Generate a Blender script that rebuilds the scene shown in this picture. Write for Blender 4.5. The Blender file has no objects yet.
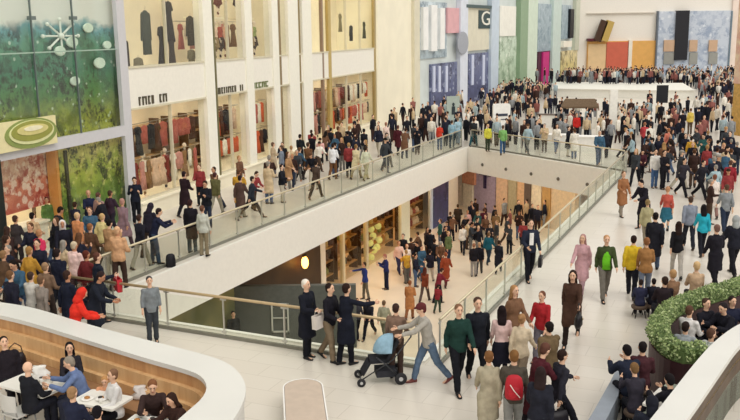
import bpy, math, random
from mathutils import Vector, Matrix, noise
C = bpy.context.scene.collection
rnd = random.Random(7)
# ------------------------------------------------------------------ camera
H = 7.2; F = 870.0; P = math.atan(180/870.0); RO = math.radians(.8)
fw = Vector((0, math.cos(P), -math.sin(P))); up0 = Vector((0, math.sin(P), math.cos(P))); rt0 = Vector((1, 0, 0))
rt = rt0*math.cos(RO) - up0*math.sin(RO); up = up0*math.cos(RO) + rt0*math.sin(RO)
CAM = Vector((0, 0, H))
def ray(x, y): return fw + rt*((x-370)/F) + up*((210-y)/F)
def at(x, y, z=0.0):
    d = ray(x, y); t = (z-H)/d.z
    return Vector((d.x*t, d.y*t, z))
def proj(p):
    v = Vector(p)-CAM; k = v.dot(fw)
    return 370+F*v.dot(rt)/k, 210-F*v.dot(up)/k
cd = bpy.data.cameras.new('camera'); cam = bpy.data.objects.new('camera', cd); C.objects.link(cam)
m = Matrix((rt, up, -fw)).transposed().to_4x4(); m.translation = CAM; cam.matrix_world = m
cd.sensor_width = 36; cd.lens = F/740*36; cd.clip_end = 600
bpy.context.scene.camera = cam
# ------------------------------------------------------------------ materials
MC = {}
def lin(c): return c/12.92 if c <= .04045 else ((c+.055)/1.055)**2.4
def rgb(c):
    if isinstance(c, str): c = [int(c[i:i+2], 16)/255 for i in (0, 2, 4)]
    return tuple(lin(v) for v in c)+(1,)
def mat(c, rough=.6, spec=.3, metal=0, var=.04, scale=6, bump=0, emit=0, key=None, second=None):
    k = key or (str(c), rough, spec, metal, var, scale, bump, emit, second)
    if k in MC: return MC[k]
    mt = bpy.data.materials.new('surface'); mt.use_nodes = True; nt = mt.node_tree; b = nt.nodes['Principled BSDF']
    a = rgb(c); b.inputs['Roughness'].default_value = rough; b.inputs['Metallic'].default_value = metal
    b.inputs['Specular IOR Level'].default_value = spec
    tc = nt.nodes.new('ShaderNodeTexCoord'); n = nt.nodes.new('ShaderNodeTexNoise'); n.inputs['Scale'].default_value = scale
    n.inputs['Detail'].default_value = 3
    nt.links.new(tc.outputs['Object'], n.inputs['Vector'])
    r = nt.nodes.new('ShaderNodeValToRGB'); r.color_ramp.elements[0].position = .35; r.color_ramp.elements[1].position = .65
    a2 = rgb(second) if second else tuple(min(1, v*(1+var)) for v in a[:3])+(1,)
    a1 = a if second else tuple(v*(1-var) for v in a[:3])+(1,)
    r.color_ramp.elements[0].color = a1; r.color_ramp.elements[1].color = a2
    nt.links.new(n.outputs['Fac'], r.inputs['Fac']); nt.links.new(r.outputs['Color'], b.inputs['Base Color'])
    if bump:
        bp = nt.nodes.new('ShaderNodeBump'); bp.inputs['Strength'].default_value = bump; bp.inputs['Distance'].default_value = .02
        nt.links.new(n.outputs['Fac'], bp.inputs['Height']); nt.links.new(bp.outputs['Normal'], b.inputs['Normal'])
    if emit:
        b.inputs['Emission Color'].default_value = a; b.inputs['Emission Strength'].default_value = emit
    MC[k] = mt; return mt
def cloth(c): return mat(c, .85, .15, var=.12, scale=9, bump=.25)
def glassmat(tint='f2f6f2', refl=.5, key='glass'):
    if key in MC: return MC[key]
    mt = bpy.data.materials.new('clear_glass'); mt.use_nodes = True; nt = mt.node_tree; nt.nodes.clear()
    o = nt.nodes.new('ShaderNodeOutputMaterial'); t = nt.nodes.new('ShaderNodeBsdfTransparent'); g = nt.nodes.new('ShaderNodeBsdfGlossy')
    fr = nt.nodes.new('ShaderNodeFresnel'); fr.inputs['IOR'].default_value = 1.45
    mm = nt.nodes.new('ShaderNodeMath'); mm.operation = 'MULTIPLY'; mm.inputs[1].default_value = refl
    x = nt.nodes.new('ShaderNodeMixShader'); t.inputs['Color'].default_value = rgb(tint); g.inputs['Roughness'].default_value = .04
    nt.links.new(fr.outputs[0], mm.inputs[0]); nt.links.new(mm.outputs[0], x.inputs[0])
    nt.links.new(t.outputs[0], x.inputs[1]); nt.links.new(g.outputs[0], x.inputs[2]); nt.links.new(x.outputs[0], o.inputs[0])
    MC[key] = mt; return mt
def woodmat(c1, c2, key, sc=(1, 1, 14), rough=.4):
    if key in MC: return MC[key]
    mt = bpy.data.materials.new('oak_wood'); mt.use_nodes = True; nt = mt.node_tree; b = nt.nodes['Principled BSDF']
    b.inputs['Roughness'].default_value = rough
    tc = nt.nodes.new('ShaderNodeTexCoord'); mp = nt.nodes.new('ShaderNodeMapping'); mp.inputs['Scale'].default_value = sc
    n = nt.nodes.new('ShaderNodeTexNoise'); n.inputs['Scale'].default_value = 2.2; n.inputs['Detail'].default_value = 5
    r = nt.nodes.new('ShaderNodeValToRGB'); r.color_ramp.elements[0].position = .3; r.color_ramp.elements[1].position = .7
    r.color_ramp.elements[0].color = rgb(c1); r.color_ramp.elements[1].color = rgb(c2)
    nt.links.new(tc.outputs['Object'], mp.inputs[0]); nt.links.new(mp.outputs[0], n.inputs[0]); nt.links.new(n.outputs['Fac'], r.inputs[0])
    nt.links.new(r.outputs[0], b.inputs['Base Color']); MC[key] = mt; return mt
# ------------------------------------------------------------------ mesh collector
class MB:
    def __init__(s): s.v = []; s.f = []; s.mi = []; s.cur = 0
    def add(s, vs, fs):
        o = len(s.v); s.v += [tuple(v) for v in vs]
        for f in fs: s.f.append(tuple(i+o for i in f)); s.mi.append(s.cur)
        return s
    def obox(s, c, u, n, w, su, sn, sw):     # centre, unit axes, full sizes
        c = Vector(c); vs = []
        for a in (-.5, .5):
            for b in (-.5, .5):
                for d in (-.5, .5): vs.append(c+u*a*su+n*b*sn+w*d*sw)
        return s.add(vs, [(0, 1, 3, 2), (4, 6, 7, 5), (0, 4, 5, 1), (2, 3, 7, 6), (0, 2, 6, 4), (1, 5, 7, 3)])
    def box(s, c, sz, rz=0):
        u = Vector((math.cos(rz), math.sin(rz), 0)); n = Vector((-u.y, u.x, 0))
        return s.obox(c, u, n, Vector((0, 0, 1)), sz[0], sz[1], sz[2])
    def prism(s, poly, z0, z1):
        n = len(poly); vs = [(p[0], p[1], z0) for p in poly]+[(p[0], p[1], z1) for p in poly]
        return s.add(vs, [tuple(range(n-1, -1, -1)), tuple(range(n, 2*n))]+[(i, (i+1) % n, n+(i+1) % n, n+i) for i in range(n)])
    def strip(s, A, B, z0, z1, closed=False):   # band between two equal-length paths
        n = len(A); vs = []
        for a, b in zip(A, B): vs += [(a[0], a[1], z0), (b[0], b[1], z0), (b[0], b[1], z1), (a[0], a[1], z1)]
        fs = []
        for i in range(n if closed else n-1):
            j = (i+1) % n
            for k in range(4): fs.append((i*4+k, i*4+(k+1) % 4, j*4+(k+1) % 4, j*4+k))
        if not closed: fs += [(3, 2, 1, 0), tuple((n-1)*4+k for k in range(4))]
        return s.add(vs, fs)
    def loft(s, rings):                      # rings: (centre, axisx, axisy, rx, ry)
        N = s.N if hasattr(s, 'N') else 12; vs = []
        for c, ax, ay, rx, ry in rings:
            for k in range(N):
                a = 2*math.pi*k/N; vs.append(Vector(c)+ax*math.cos(a)*rx+ay*math.sin(a)*ry)
        fs = [tuple(range(N-1, -1, -1)), tuple(range((len(rings)-1)*N, len(rings)*N))]
        for i in range(len(rings)-1):
            for k in range(N): fs.append((i*N+k, i*N+(k+1) % N, (i+1)*N+(k+1) % N, (i+1)*N+k))
        return s.add(vs, fs)
    def cap(s, p, q, r0, r1, flat=1.0, side=None):   # tapered capsule
        p = Vector(p); q = Vector(q); d = q-p; L = d.length or 1e-6; d = d/L
        a = (side or Vector((1, 0, 0))); ax = (a-d*a.dot(d))
        if ax.length < .1: ax = Vector((0, 1, 0))-d*d.y
        ax.normalize(); ay = d.cross(ax); R = []
        for t in (-.98, -.7, -.3): R.append((p+d*t*r0, ax, ay, r0*math.sqrt(1-t*t), r0*flat*math.sqrt(1-t*t)))
        R.append((p, ax, ay, r0, r0*flat)); R.append((q, ax, ay, r1, r1*flat))
        for t in (.3, .7, .98): R.append((q+d*t*r1, ax, ay, r1*math.sqrt(1-t*t), r1*flat*math.sqrt(1-t*t)))
        return s.loft(R)
    def ell(s, c, r, M=None, n=6):
        c = Vector(c); M = M or Matrix.Identity(3); X, Y, Z = M.col[0], M.col[1], M.col[2]; R = []
        for i in range(n+1):
            a = math.pi*(.04+.92*i/n)-math.pi/2
            R.append((c+Z*math.sin(a)*r[2], X, Y, r[0]*math.cos(a), r[1]*math.cos(a)))
        return s.loft(R)
    def tube(s, pts, r, n=8):
        pts = [Vector(p) for p in pts]; R = []
        for i, p in enumerate(pts):
            d = (pts[min(i+1, len(pts)-1)]-pts[max(i-1, 0)]).normalized()
            a = Vector((0, 0, 1)) if abs(d.z) < .9 else Vector((1, 0, 0))
            ax = d.cross(a).normalized(); R.append((p, ax, d.cross(ax), r, r))
        o = getattr(s, 'N', 12); s.N = n; s.loft(R); s.N = o; return s
    def mesh(s, name='mesh', smooth=False):
        me = bpy.data.meshes.new(name); me.from_pydata(s.v, [], s.f)
        if smooth: me.polygons.foreach_set('use_smooth', [True]*len(me.polygons))
        if any(s.mi): me.polygons.foreach_set('material_index', s.mi)
        me.update(); return me
    def build(s, name, mt, parent=None, smooth=False, loc=None):
        me = s.mesh(name, smooth)
        if not isinstance(mt, (list, tuple)): mt = [mt]
        for x in mt: me.materials.append(x)
        o = bpy.data.objects.new(name, me); C.objects.link(o)
        if parent: o.parent = parent
        if loc is not None: o.location = loc
        return o
def text_into(mb, txt, size, depth, M):
    cu = bpy.data.curves.new('t', 'FONT'); cu.body = txt; cu.size = size; cu.extrude = depth; cu.resolution_u = 3
    cu.align_x = 'CENTER'; cu.align_y = 'CENTER'
    o = bpy.data.objects.new('t', cu); C.objects.link(o); bpy.context.view_layer.update()
    me = bpy.data.meshes.new_from_object(o.evaluated_get(bpy.context.evaluated_depsgraph_get()))
    mb.add([M @ v.co for v in me.vertices], [tuple(p.vertices) for p in me.polygons])
    bpy.data.objects.remove(o); bpy.data.meshes.remove(me); bpy.data.curves.remove(cu)
def tag(o, label=None, cat=None, group=None, kind=None):
    if label: o['label'] = label
    if cat: o['category'] = cat
    if group: o['group'] = group
    if kind: o['kind'] = kind
    return o
def empty(name, loc, rz=0):
    o = bpy.data.objects.new(name, None); C.objects.link(o); o.location = loc; o.rotation_euler = (0, 0, rz); o.empty_display_size = .2
    return o
KID = {}
def kids(o): return [c for c in KID.get(o.name, [])]
def dup(root, loc, rz=0, label=None, group=None, sc=None):
    r = root.copy(); C.objects.link(r); r.location = loc; r.rotation_euler = (0, 0, rz)
    if sc: r.scale = (sc,)*3
    if label: r['label'] = label
    if group: r['group'] = group
    for ch in root.children:
        c = ch.copy(); C.objects.link(c); c.parent = r
        for g in ch.children:
            d = g.copy(); C.objects.link(d); d.parent = c
    return r
ZV = Vector((0, 0, 1))
class Plane:
    """vertical plane through two ground points; s metres along it, d metres towards the atrium"""
    def __init__(s, p0, p1, flip=1):
        s.o = Vector((p0[0], p0[1], 0)); s.u = (Vector((p1[0], p1[1], 0))-s.o); s.L = s.u.length; s.u.normalize()
        s.n = Vector((s.u.y, -s.u.x, 0))*flip
    def hit(s, x, y, off=0):
        d = ray(x, y); o = s.o+s.n*off
        t = (o-CAM).dot(s.n)/d.dot(s.n); p = CAM+d*t
        return (p-s.o).dot(s.u), p.z
    def pt(s, a, z, d=0): return s.o+s.u*a+s.n*d+ZV*z
    def box(s, mb, s0, s1, z0, z1, d0, d1):
        return mb.obox(s.pt((s0+s1)/2, (z0+z1)/2, (d0+d1)/2), s.u, s.n, ZV, abs(s1-s0), abs(d1-d0), abs(z1-z0))
    def pbox(s, mb, x0, y0, x1, y1, d0, d1, zmin=None):   # pixel rectangle measured in the photo, on the face d1
        ym = (y0+y1)/2; xm = (x0+x1)/2
        a0 = s.hit(x0, ym, d1)[0]; a1 = s.hit(x1, ym, d1)[0]; zt = s.hit(xm, y0, d1)[1]; zb = s.hit(xm, y1, d1)[1]
        if zmin is not None: zb = zmin
        return s.box(mb, a0, a1, zb, zt, d0, d1)
    def basis(s):
        return Matrix((s.u, ZV, s.n)).transposed()
# ------------------------------------------------------------------ people
SK = ['e2b79a', 'd3a283', 'c08a6a', '8a5a40', 'eac4aa']
POSES = dict(
 stand=dict(hip=(2, -2), knee=(2, 4), sh=(4, -4), ab=(9, 9), el=(14, 12)),
 stand2=dict(hip=(6, -3), knee=(8, 0), sh=(18, 2), ab=(8, 10), el=(75, 15), lean=2),
 phone=dict(hip=(2, -2), knee=(2, 2), sh=(28, 24), ab=(10, 10), el=(95, 90), lean=3, hp=15),
 walka=dict(hip=(24, -18), knee=(6, 14), sh=(-20, 22), ab=(8, 8), el=(18, 28), lean=3),
 walkb=dict(hip=(-18, 24), knee=(16, 6), sh=(22, -20), ab=(8, 8), el=(28, 18), lean=3),
 walkc=dict(hip=(14, -10), knee=(10, 22), sh=(8, 12), ab=(10, 8), el=(60, 22), lean=4),
 stride=dict(hip=(34, -26), knee=(10, 22), sh=(-28, 32), ab=(8, 8), el=(22, 40), lean=8),
 push=dict(hip=(26, -20), knee=(12, 18), sh=(52, 52), ab=(4, 4), el=(30, 30), lean=14, hp=5),
 reach=dict(hip=(6, -6), knee=(4, 6), sh=(70, 10), ab=(35, 10), el=(15, 20), lean=4),
 hunch=dict(hip=(16, -8), knee=(14, 12), sh=(28, 22), ab=(6, 6), el=(50, 55), lean=18, hp=20),
 rail=dict(hip=(10, -4), knee=(6, 2), sh=(45, 45), ab=(14, 14), el=(62, 62), lean=18, hp=10),
 sit=dict(hip=(88, 84), knee=(88, 84), sh=(20, 24), ab=(8, 8), el=(55, 60), lean=2, seat=1),
 sitlean=dict(hip=(86, 84), knee=(84, 90), sh=(48, 44), ab=(14, 12), el=(62, 66), lean=20, hp=12, seat=1),
 sitback=dict(hip=(80, 76), knee=(60, 66), sh=(8, 12), ab=(10, 10), el=(40, 30), lean=-18, hp=-4, seat=1),
)
def V(x, y, z): return Vector((x, y, z))
def fdir(a): a = math.radians(a); return V(0, -math.sin(a), -math.cos(a))
def skeleton(pose, fem):
    q = POSES[pose]; lean = math.radians(q.get('lean', 0)); J = {}
    upv = V(0, -math.sin(lean), math.cos(lean)); fwv = V(0, -math.cos(lean), -math.sin(lean))
    pel = V(0, 0, 0); J['pel'] = pel; J['up'] = upv; J['fw'] = fwv
    sw = .148 if fem else .17
    for i, sd in enumerate((-1, 1)):
        hip = V(sd*.088, 0, -.02); kn = hip+fdir(q['hip'][i])*.43; sa = q['hip'][i]-q['knee'][i]; an = kn+fdir(sa)*.43
        ft = max(-55, min(0, sa*1.0+6)) if not q.get('seat') else 0
        fd = V(0, -math.cos(math.radians(ft)), math.sin(math.radians(ft)))
        J['hip', i] = hip; J['kn', i] = kn; J['an', i] = an; J['fd', i] = fd
        s = upv*.475+V(sd*sw, 0, 0); a = q['sh'][i]-math.degrees(lean)*.0; ab = math.radians(q['ab'][i])
        d = fdir(a); d = V(sd*math.sin(ab), d.y*math.cos(ab), d.z*math.cos(ab)); el = s+d*.29
        a2 = a+q['el'][i]; d2 = fdir(a2); inw = -.28 if q['el'][i] > 40 else .04
        d2 = (d2+V(sd*inw, 0, 0)).normalized(); wr = el+d2*.25
        J['s', i] = s; J['el', i] = el; J['wr', i] = wr; J['hd', i] = d2
    J['neck'] = upv*.53; hp = math.radians(q.get('hp', 0))+lean*.35
    hu = V(0, -math.sin(hp), math.cos(hp)); J['hu'] = hu; J['hf'] = V(0, -math.cos(hp), -math.sin(hp))
    J['head'] = J['neck']+upv*.04+hu*.135
    low = min(min(J['an', i].z-.075 for i in (0, 1)), min((J['an', i]+J['fd', i]*.17).z-.03 for i in (0, 1)))
    J['z'] = -low
    return J
SCR = bpy.data.scenes.new('scratch')
def remesh(mb, vox, name, sm=4):
    me = mb.mesh('tmp'); o = bpy.data.objects.new('tmp', me); SCR.collection.objects.link(o)
    md = o.modifiers.new('r', 'REMESH'); md.mode = 'VOXEL'; md.voxel_size = vox; md.use_smooth_shade = True
    s = o.modifiers.new('s', 'SMOOTH'); s.factor = .5; s.iterations = sm
    SCR.view_layers[0].update(); dg = SCR.view_layers[0].depsgraph
    if dg is None:
        with bpy.context.temp_override(scene=SCR, view_layer=SCR.view_layers[0]): dg = bpy.context.evaluated_depsgraph_get()
    r = bpy.data.meshes.new_from_object(o.evaluated_get(dg)); r.name = name
    bpy.data.objects.remove(o); bpy.data.meshes.remove(me)
    return r
def join_mesh(me, mb, name):
    out = MB(); out.add([v.co for v in me.vertices], [tuple(p.vertices) for p in me.polygons])
    off = len(out.v); out.v += mb.v
    for f, k in zip(mb.f, mb.mi): out.f.append(tuple(i+off for i in f)); out.mi.append(k)
    r = out.mesh(name, True); bpy.data.meshes.remove(me); return r
X1 = V(1, 0, 0)
def torso(mb, J, g, fem, z0=-.1, z1=.5):
    prof = [(-.12, .15, .105), (-.02, .17, .118), (.1, .142, .1), (.2, .14, .1), (.32, .158, .118), (.42, .165, .108), (.49, .11, .075), (.53, .062, .06)]
    if fem: prof = [(-.12, .155, .11), (-.02, .175, .12), (.1, .13, .092), (.2, .122, .09), (.32, .145, .118), (.42, .15, .1), (.49, .095, .068), (.53, .052, .052)]
    R = []
    for z, rx, ry in prof:
        if z < z0-.001 or z > z1+.001: continue
        k = J['up']*z if z > 0 else V(0, 0, z)
        R.append((J['pel']+k, X1, J['fw'] if z > 0 else V(0, -1, 0), rx+g, ry+g))
    mb.N = 20; mb.loft(R); mb.N = 12
CACHE = {}
def shift(me, z):
    for v in me.vertices: v.co.z += z
def wrinkle(me, a):
    nv = len(me.vertices); co = [0.0]*nv*3; no = [0.0]*nv*3
    me.vertices.foreach_get('co', co); me.vertices.foreach_get('normal', no)
    for i in range(nv):
        p = Vector(co[3*i:3*i+3])*9; d = noise.noise(p)*a+noise.noise(p*2.6)*a*.5
        for k in range(3): co[3*i+k] += no[3*i+k]*d
    me.vertices.foreach_set('co', co); me.update()
def pose_mesh(pose, fem, part):
    k = (pose, fem, part)
    if k in CACHE: return CACHE[k]
    J = skeleton(pose, fem); mb = MB(); g = .9 if fem else 1.0; seat = POSES[pose].get('seat')
    if part == 'body':
        torso(mb, J, 0, fem)
        for i in (0, 1):
            mb.cap(J['hip', i], J['kn', i], .085*g, .055*g); mb.cap(J['kn', i], J['kn', i].lerp(J['an', i], .4), .052*g, .055*g)
            mb.cap(J['kn', i].lerp(J['an', i], .4), J['an', i], .054*g, .035*g)
            mb.cap(J['an', i]+V(0, .03, -.04), J['an', i]+J['fd', i]*.15+V(0, 0, -.05), .036, .028)
            mb.cap(J['s', i]-J['up']*.02, J['el', i], .042*g, .036*g); mb.cap(J['el', i], J['wr', i], .038*g, .026*g)
            mb.cap(J['up']*.41, J['s', i]-J['up']*.02, .05*g, .042*g)
            mb.cap(J['wr', i], J['wr', i]+J['hd', i]*.07, .028, .034, .55)
        mb.cap(J['neck']-J['up']*.04, J['head']-J['hu']*.04, .055*g, .05*g)
        M = Matrix((X1, -J['hf'], J['hu'])).transposed(); mb.N = 18
        mb.ell(J['head']+J['hu']*.015, (.075, .092, .1), M, 10); mb.ell(J['head']-J['hu']*.05+J['hf']*.02, (.055, .062, .066), M, 8); mb.N = 12
        mb.cap(J['head']+J['hf']*.088+J['hu']*.012, J['head']+J['hf']*.103-J['hu']*.022, .009, .015)
        for sd in (-1, 1): mb.ell(J['head']+X1*sd*.077-J['hu']*.008, (.012, .02, .032), M)
        me = remesh(mb, .0115, 'body', 3)
        ex = MB(); ex.N = 6
        for i, sd in ((0, -1), (1, 1)):
            w = J['wr', i]+J['hd', i]*.085; hd = J['hd', i]; sideax = hd.cross(X1*sd)
            if sideax.length < .2: sideax = V(0, -1, 0)
            sideax.normalize(); nor = hd.cross(sideax).normalized()
            for f, (L, o) in enumerate(((.062, -.026), (.074, -.009), (.07, .009), (.054, .025))):
                b0 = w+sideax*o; b1 = b0+(hd+nor*.12).normalized()*L*.55; b2 = b1+(hd+nor*.55).normalized()*L*.5
                ex.cap(b0-hd*.012, b1, .0095, .0085); ex.cap(b1, b2, .0085, .007)
            t0 = J['wr', i]+hd*.035-sideax*.028; t1 = t0+(hd*.6-sideax*.75).normalized()*.04; t2 = t1+(hd*.95-sideax*.2).normalized()*.03
            ex.cap(t0, t1, .012, .0105); ex.cap(t1, t2, .0105, .008)
        ex.cur = 1
        for sd in (-1, 1):
            ex.ell(J['head']+X1*sd*.03+J['hf']*.087+J['hu']*.022, (.011, .007, .008), M)
            ex.cap(J['head']+X1*sd*.018+J['hf']*.091+J['hu']*.042, J['head']+X1*sd*.043+J['hf']*.083+J['hu']*.042, .0045, .0035)
        ex.cur = 2
        ex.cap(J['head']-X1*.018+J['hf']*.084-J['hu']*.055, J['head']+X1*.018+J['hf']*.084-J['hu']*.055, .007, .007)
        me = join_mesh(me, ex, 'body')
    elif part in ('jacket', 'coat', 'shirt', 'puffer'):
        gr = dict(jacket=.02, coat=.025, shirt=.013, puffer=.038)[part]
        torso(mb, J, gr, fem, -.13, .5)
        for i in (0, 1):
            e = J['el', i]; w = J['wr', i]
            mb.cap(J['up']*.42, J['s', i]-J['up']*.012, .07*g+gr*.45, .056*g+gr*.45)
            mb.cap(J['s', i]-J['up']*.008, e, .05*g+gr*.7, .04*g+gr*.8)
            if part == 'shirt' : mb.cap(e, e.lerp(w, .55), .042*g+gr, .038*g+gr)
            else: mb.cap(e, w-J['hd', i]*.02, .04*g+gr*.8, .032*g+gr*.7)
            if part == 'coat':
                mb.cap(J['hip', i], J['hip', i].lerp(J['kn', i], .95), .1+gr, .085+gr)
        if part == 'coat' and not seat:
            a = (J['kn', 0]+J['kn', 1])*.5
            mb.N = 20; mb.loft([(J['pel'], X1, V(0, 1, 0), .18+gr, .12+gr), (a.lerp(J['pel'], .5), X1, V(0, 1, 0), .165+gr, .145+gr),
                     (a, X1, V(0, 1, 0), .175+gr, .18+gr)]); mb.N = 12
        mb.loft([(J['neck']-J['up']*.07, X1, J['fw'], .085+gr*.5, .075+gr*.5), (J['neck']+J['up']*(.0 if part == 'shirt' else .025), X1, J['fw'], .062+gr*.3, .06+gr*.3)])
        me = remesh(mb, .0155, 'top', 3); wrinkle(me, .009 if part != 'puffer' else .014)
    elif part in ('trousers', 'jeans'):
        gr = .016
        mb.N = 18; mb.loft([(V(0, 0, -.13), X1, V(0, 1, 0), .15, .11), (V(0, 0, -.02), X1, V(0, 1, 0), .178, .126), (J['up']*.06, X1, J['fw'], .16, .115)]); mb.N = 12
        for i in (0, 1):
            mb.cap(J['hip', i], J['kn', i], .088*g+gr, .06*g+gr); mb.cap(J['kn', i], J['an', i].lerp(J['kn', i], .06), .058*g+gr, .048+gr)
        me = remesh(mb, .015, 'bottom', 3); wrinkle(me, .012)
    elif part == 'skirt':
        a = (J['kn', 0]+J['kn', 1])*.5; gr = .02
        for i in (0, 1):
            mb.cap(J['hip', i], J['kn', i].lerp(J['hip', i], .1), .1, .095)
            mb.cap(J['kn', i], J['an', i].lerp(J['kn', i], .1), .055*g+.004, .036*g+.004)
        if not seat:
            mb.N = 20; mb.loft([(J['up']*.08, X1, V(0, 1, 0), .15, .11), (J['pel'], X1, V(0, 1, 0), .19, .14), (a.lerp(J['pel'], .12), X1, V(0, 1, 0), .235, .2)]); mb.N = 12
        else: mb.ell(V(0, 0, 0), (.19, .14, .12))
        me = remesh(mb, .015, 'bottom', 3); wrinkle(me, .012)
    elif part.startswith('hair'):
        M = Matrix((X1, -J['hf'], J['hu'])).transposed(); h = J['head']; mb.N = 18
        mb.ell(h+J['hu']*.038-J['hf']*.02, (.085, .095, .093), M, 9)
        mb.ell(h-J['hf']*.045-J['hu']*.005, (.078, .062, .09), M, 8)
        if part == 'hairlong':
            R = []
            for t, rx, ry in ((.06, .07, .05), (-.02, .088, .055), (-.1, .095, .05), (-.2, .1, .045), (-.29, .075, .03)):
                R.append((h-J['hf']*(.05+(.02 if t < -.1 else 0))+J['hu']*t-V(0, -.02, 0)*(t < -.15), X1, J['hf'], rx, ry))
            R.reverse(); mb.loft(R)
            for sd in (-1, 1): mb.cap(h+X1*sd*.072+J['hu']*.02, h+X1*sd*.08-J['hu']*.15-J['hf']*.02, .026, .02)
        if part == 'hairbun': mb.ell(h-J['hf']*.11+J['hu']*.05, (.042, .042, .042), M)
        if part == 'hairhood':
            mb.ell(h+J['hu']*.0-J['hf']*.03, (.108, .105, .14), M, 9); mb.cap(h-J['hu']*.1-J['hf']*.04, J['neck']-J['hf']*.05, .095, .1)
        if part == 'hairhat':
            mb.ell(h+J['hu']*.055-J['hf']*.008, (.096, .11, .085), M, 9); mb.cap(h+J['hu']*.05+J['hf']*.06+X1*.0, h+J['hu']*.045+J['hf']*.1, .075, .06, .2)
        if part == 'hairback': pass
        me = remesh(mb, .011, 'hair', 3); wrinkle(me, .006)
    elif part.startswith('shoe'):
        i = int(part[-1]); a = J['an', i]; d = J['fd', i]; u = V(0, 0, 1)-d*d.z; u.normalize()
        mb.N = 14
        mb.loft([(a-d*.065-u*.045, X1, u, .03, .03), (a-d*.045-u*.04, X1, u, .043, .042), (a-u*.03, X1, u, .046, .052), (a+d*.07-u*.05, X1, u, .048, .036),
                 (a+d*.14-u*.056, X1, u, .05, .026), (a+d*.19-u*.06, X1, u, .03, .018)])
        mb.cap(a+V(0, 0, .03), a-u*.02, .045, .048)
        me = remesh(mb, .01, 'shoe', 2)
    shift(me, J['z'])
    top = J['head']+J['hu']*.13; CACHE[(pose, fem, 'top')] = Vector((top.x, top.y, top.z+J['z']))
    CACHE[(pose, fem, 'wr')] = [Vector(J['wr', i]+J['hd', i]*.1+V(0, 0, J['z'])) for i in (0, 1)]
    CACHE[(pose, fem, 'J')] = J
    CACHE[k] = me; return me
def child(me, name, mats, par):
    o = bpy.data.objects.new(name, me); C.objects.link(o); o.parent = par
    while len(me.materials) < len(mats): me.materials.append(None)
    for i, mm in enumerate(mats):
        o.material_slots[i].link = 'OBJECT'; o.material_slots[i].material = mm
    return o
PEOPLE = []     # (x, y, level)
DARK = mat('241c18', .4); LIP = mat('a8645a', .5)
def person(label, hx, hy, yaw, pose, stat=1.72, top=('jacket', '22232b'), bot=('trousers', '1c1d24'), hair=('short', '2a1f1a'),
           skin=0, fem=False, level=0.0, group=None, shoes='1b1a1c', pos=None, name='person'):
    body = pose_mesh(pose, fem, 'body'); s = stat/1.75; tp = CACHE[(pose, fem, 'top')]*s; a = math.radians(yaw)
    rz = Matrix.Rotation(a, 3, 'Z')
    if pos is None:
        q = at(hx, hy, level+tp.z); pos = q-rz @ Vector((tp.x, tp.y, 0)); pos.z = level
    if not POSES[pose].get('seat'):
        for _ in range(8):
            mv = Vector((0, 0, 0))
            for gx, gy, gl in PEOPLE:
                if abs(gl-level) < 1:
                    dv = Vector((pos.x-gx, pos.y-gy, 0)); L_ = dv.length
                    if L_ < .44: mv += (dv/max(L_, .01))*(.45-L_)*.6
            if mv.length < .005: break
            pos = pos+mv
    r = empty(name, pos, a); r.scale = (s, s, s)
    child(body, 'body', [mat(SK[skin], .55, .3, var=.06), DARK, LIP], r)
    child(pose_mesh(pose, fem, top[0]), top[0], [cloth(top[1])], r)
    child(pose_mesh(pose, fem, bot[0]), bot[0], [cloth(bot[1])], r)
    if hair: child(pose_mesh(pose, fem, 'hair'+hair[0]), {'hood': 'hood', 'hat': 'hat'}.get(hair[0], 'hair'), [cloth(hair[1])], r)
    for i in (0, 1): child(pose_mesh(pose, fem, 'shoe%d' % i), 'shoe', [mat(shoes, .5)], r)
    tag(r, label, 'person', group)
    PEOPLE.append((pos.x, pos.y, level)); r['_h'] = 0; del r['_h']
    return r, pos, a, s
def stool(res, pose, fem, label, group):
    r_, pos, an, s = res; z = (CACHE[(pose, fem, 'J')]['z']-.125)*s; c = Vector(pos)+Matrix.Rotation(an, 3, 'Z') @ V(0, -.06, 0)
    t = empty('stool', (c.x, c.y, pos.z)); m_ = MB(); m_.N = 20; Y = V(0, 1, 0)
    m_.loft([(V(0, 0, z-.09), X1, Y, .19, .19), (V(0, 0, z-.06), X1, Y, .205, .205), (V(0, 0, z-.02), X1, Y, .2, .2), (V(0, 0, z), X1, Y, .17, .17)]); m_.build('seat', mat('5a4a3e', .6), t, True)
    for k in range(4):
        a_ = math.pi/4+k*math.pi/2; m_ = MB(); m_.tube([(math.cos(a_)*.12, math.sin(a_)*.12, z-.08), (math.cos(a_)*.19, math.sin(a_)*.19, 0)], .014, 8); m_.build('leg', mat('3a3430', .4), t, True)
    tag(t, label, 'stool', group)
def hand_world(pose, fem, pos, a, s, i):
    return Vector(pos)+Matrix.Rotation(a, 3, 'Z') @ (CACHE[(pose, fem, 'wr')][i]*s)
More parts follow.
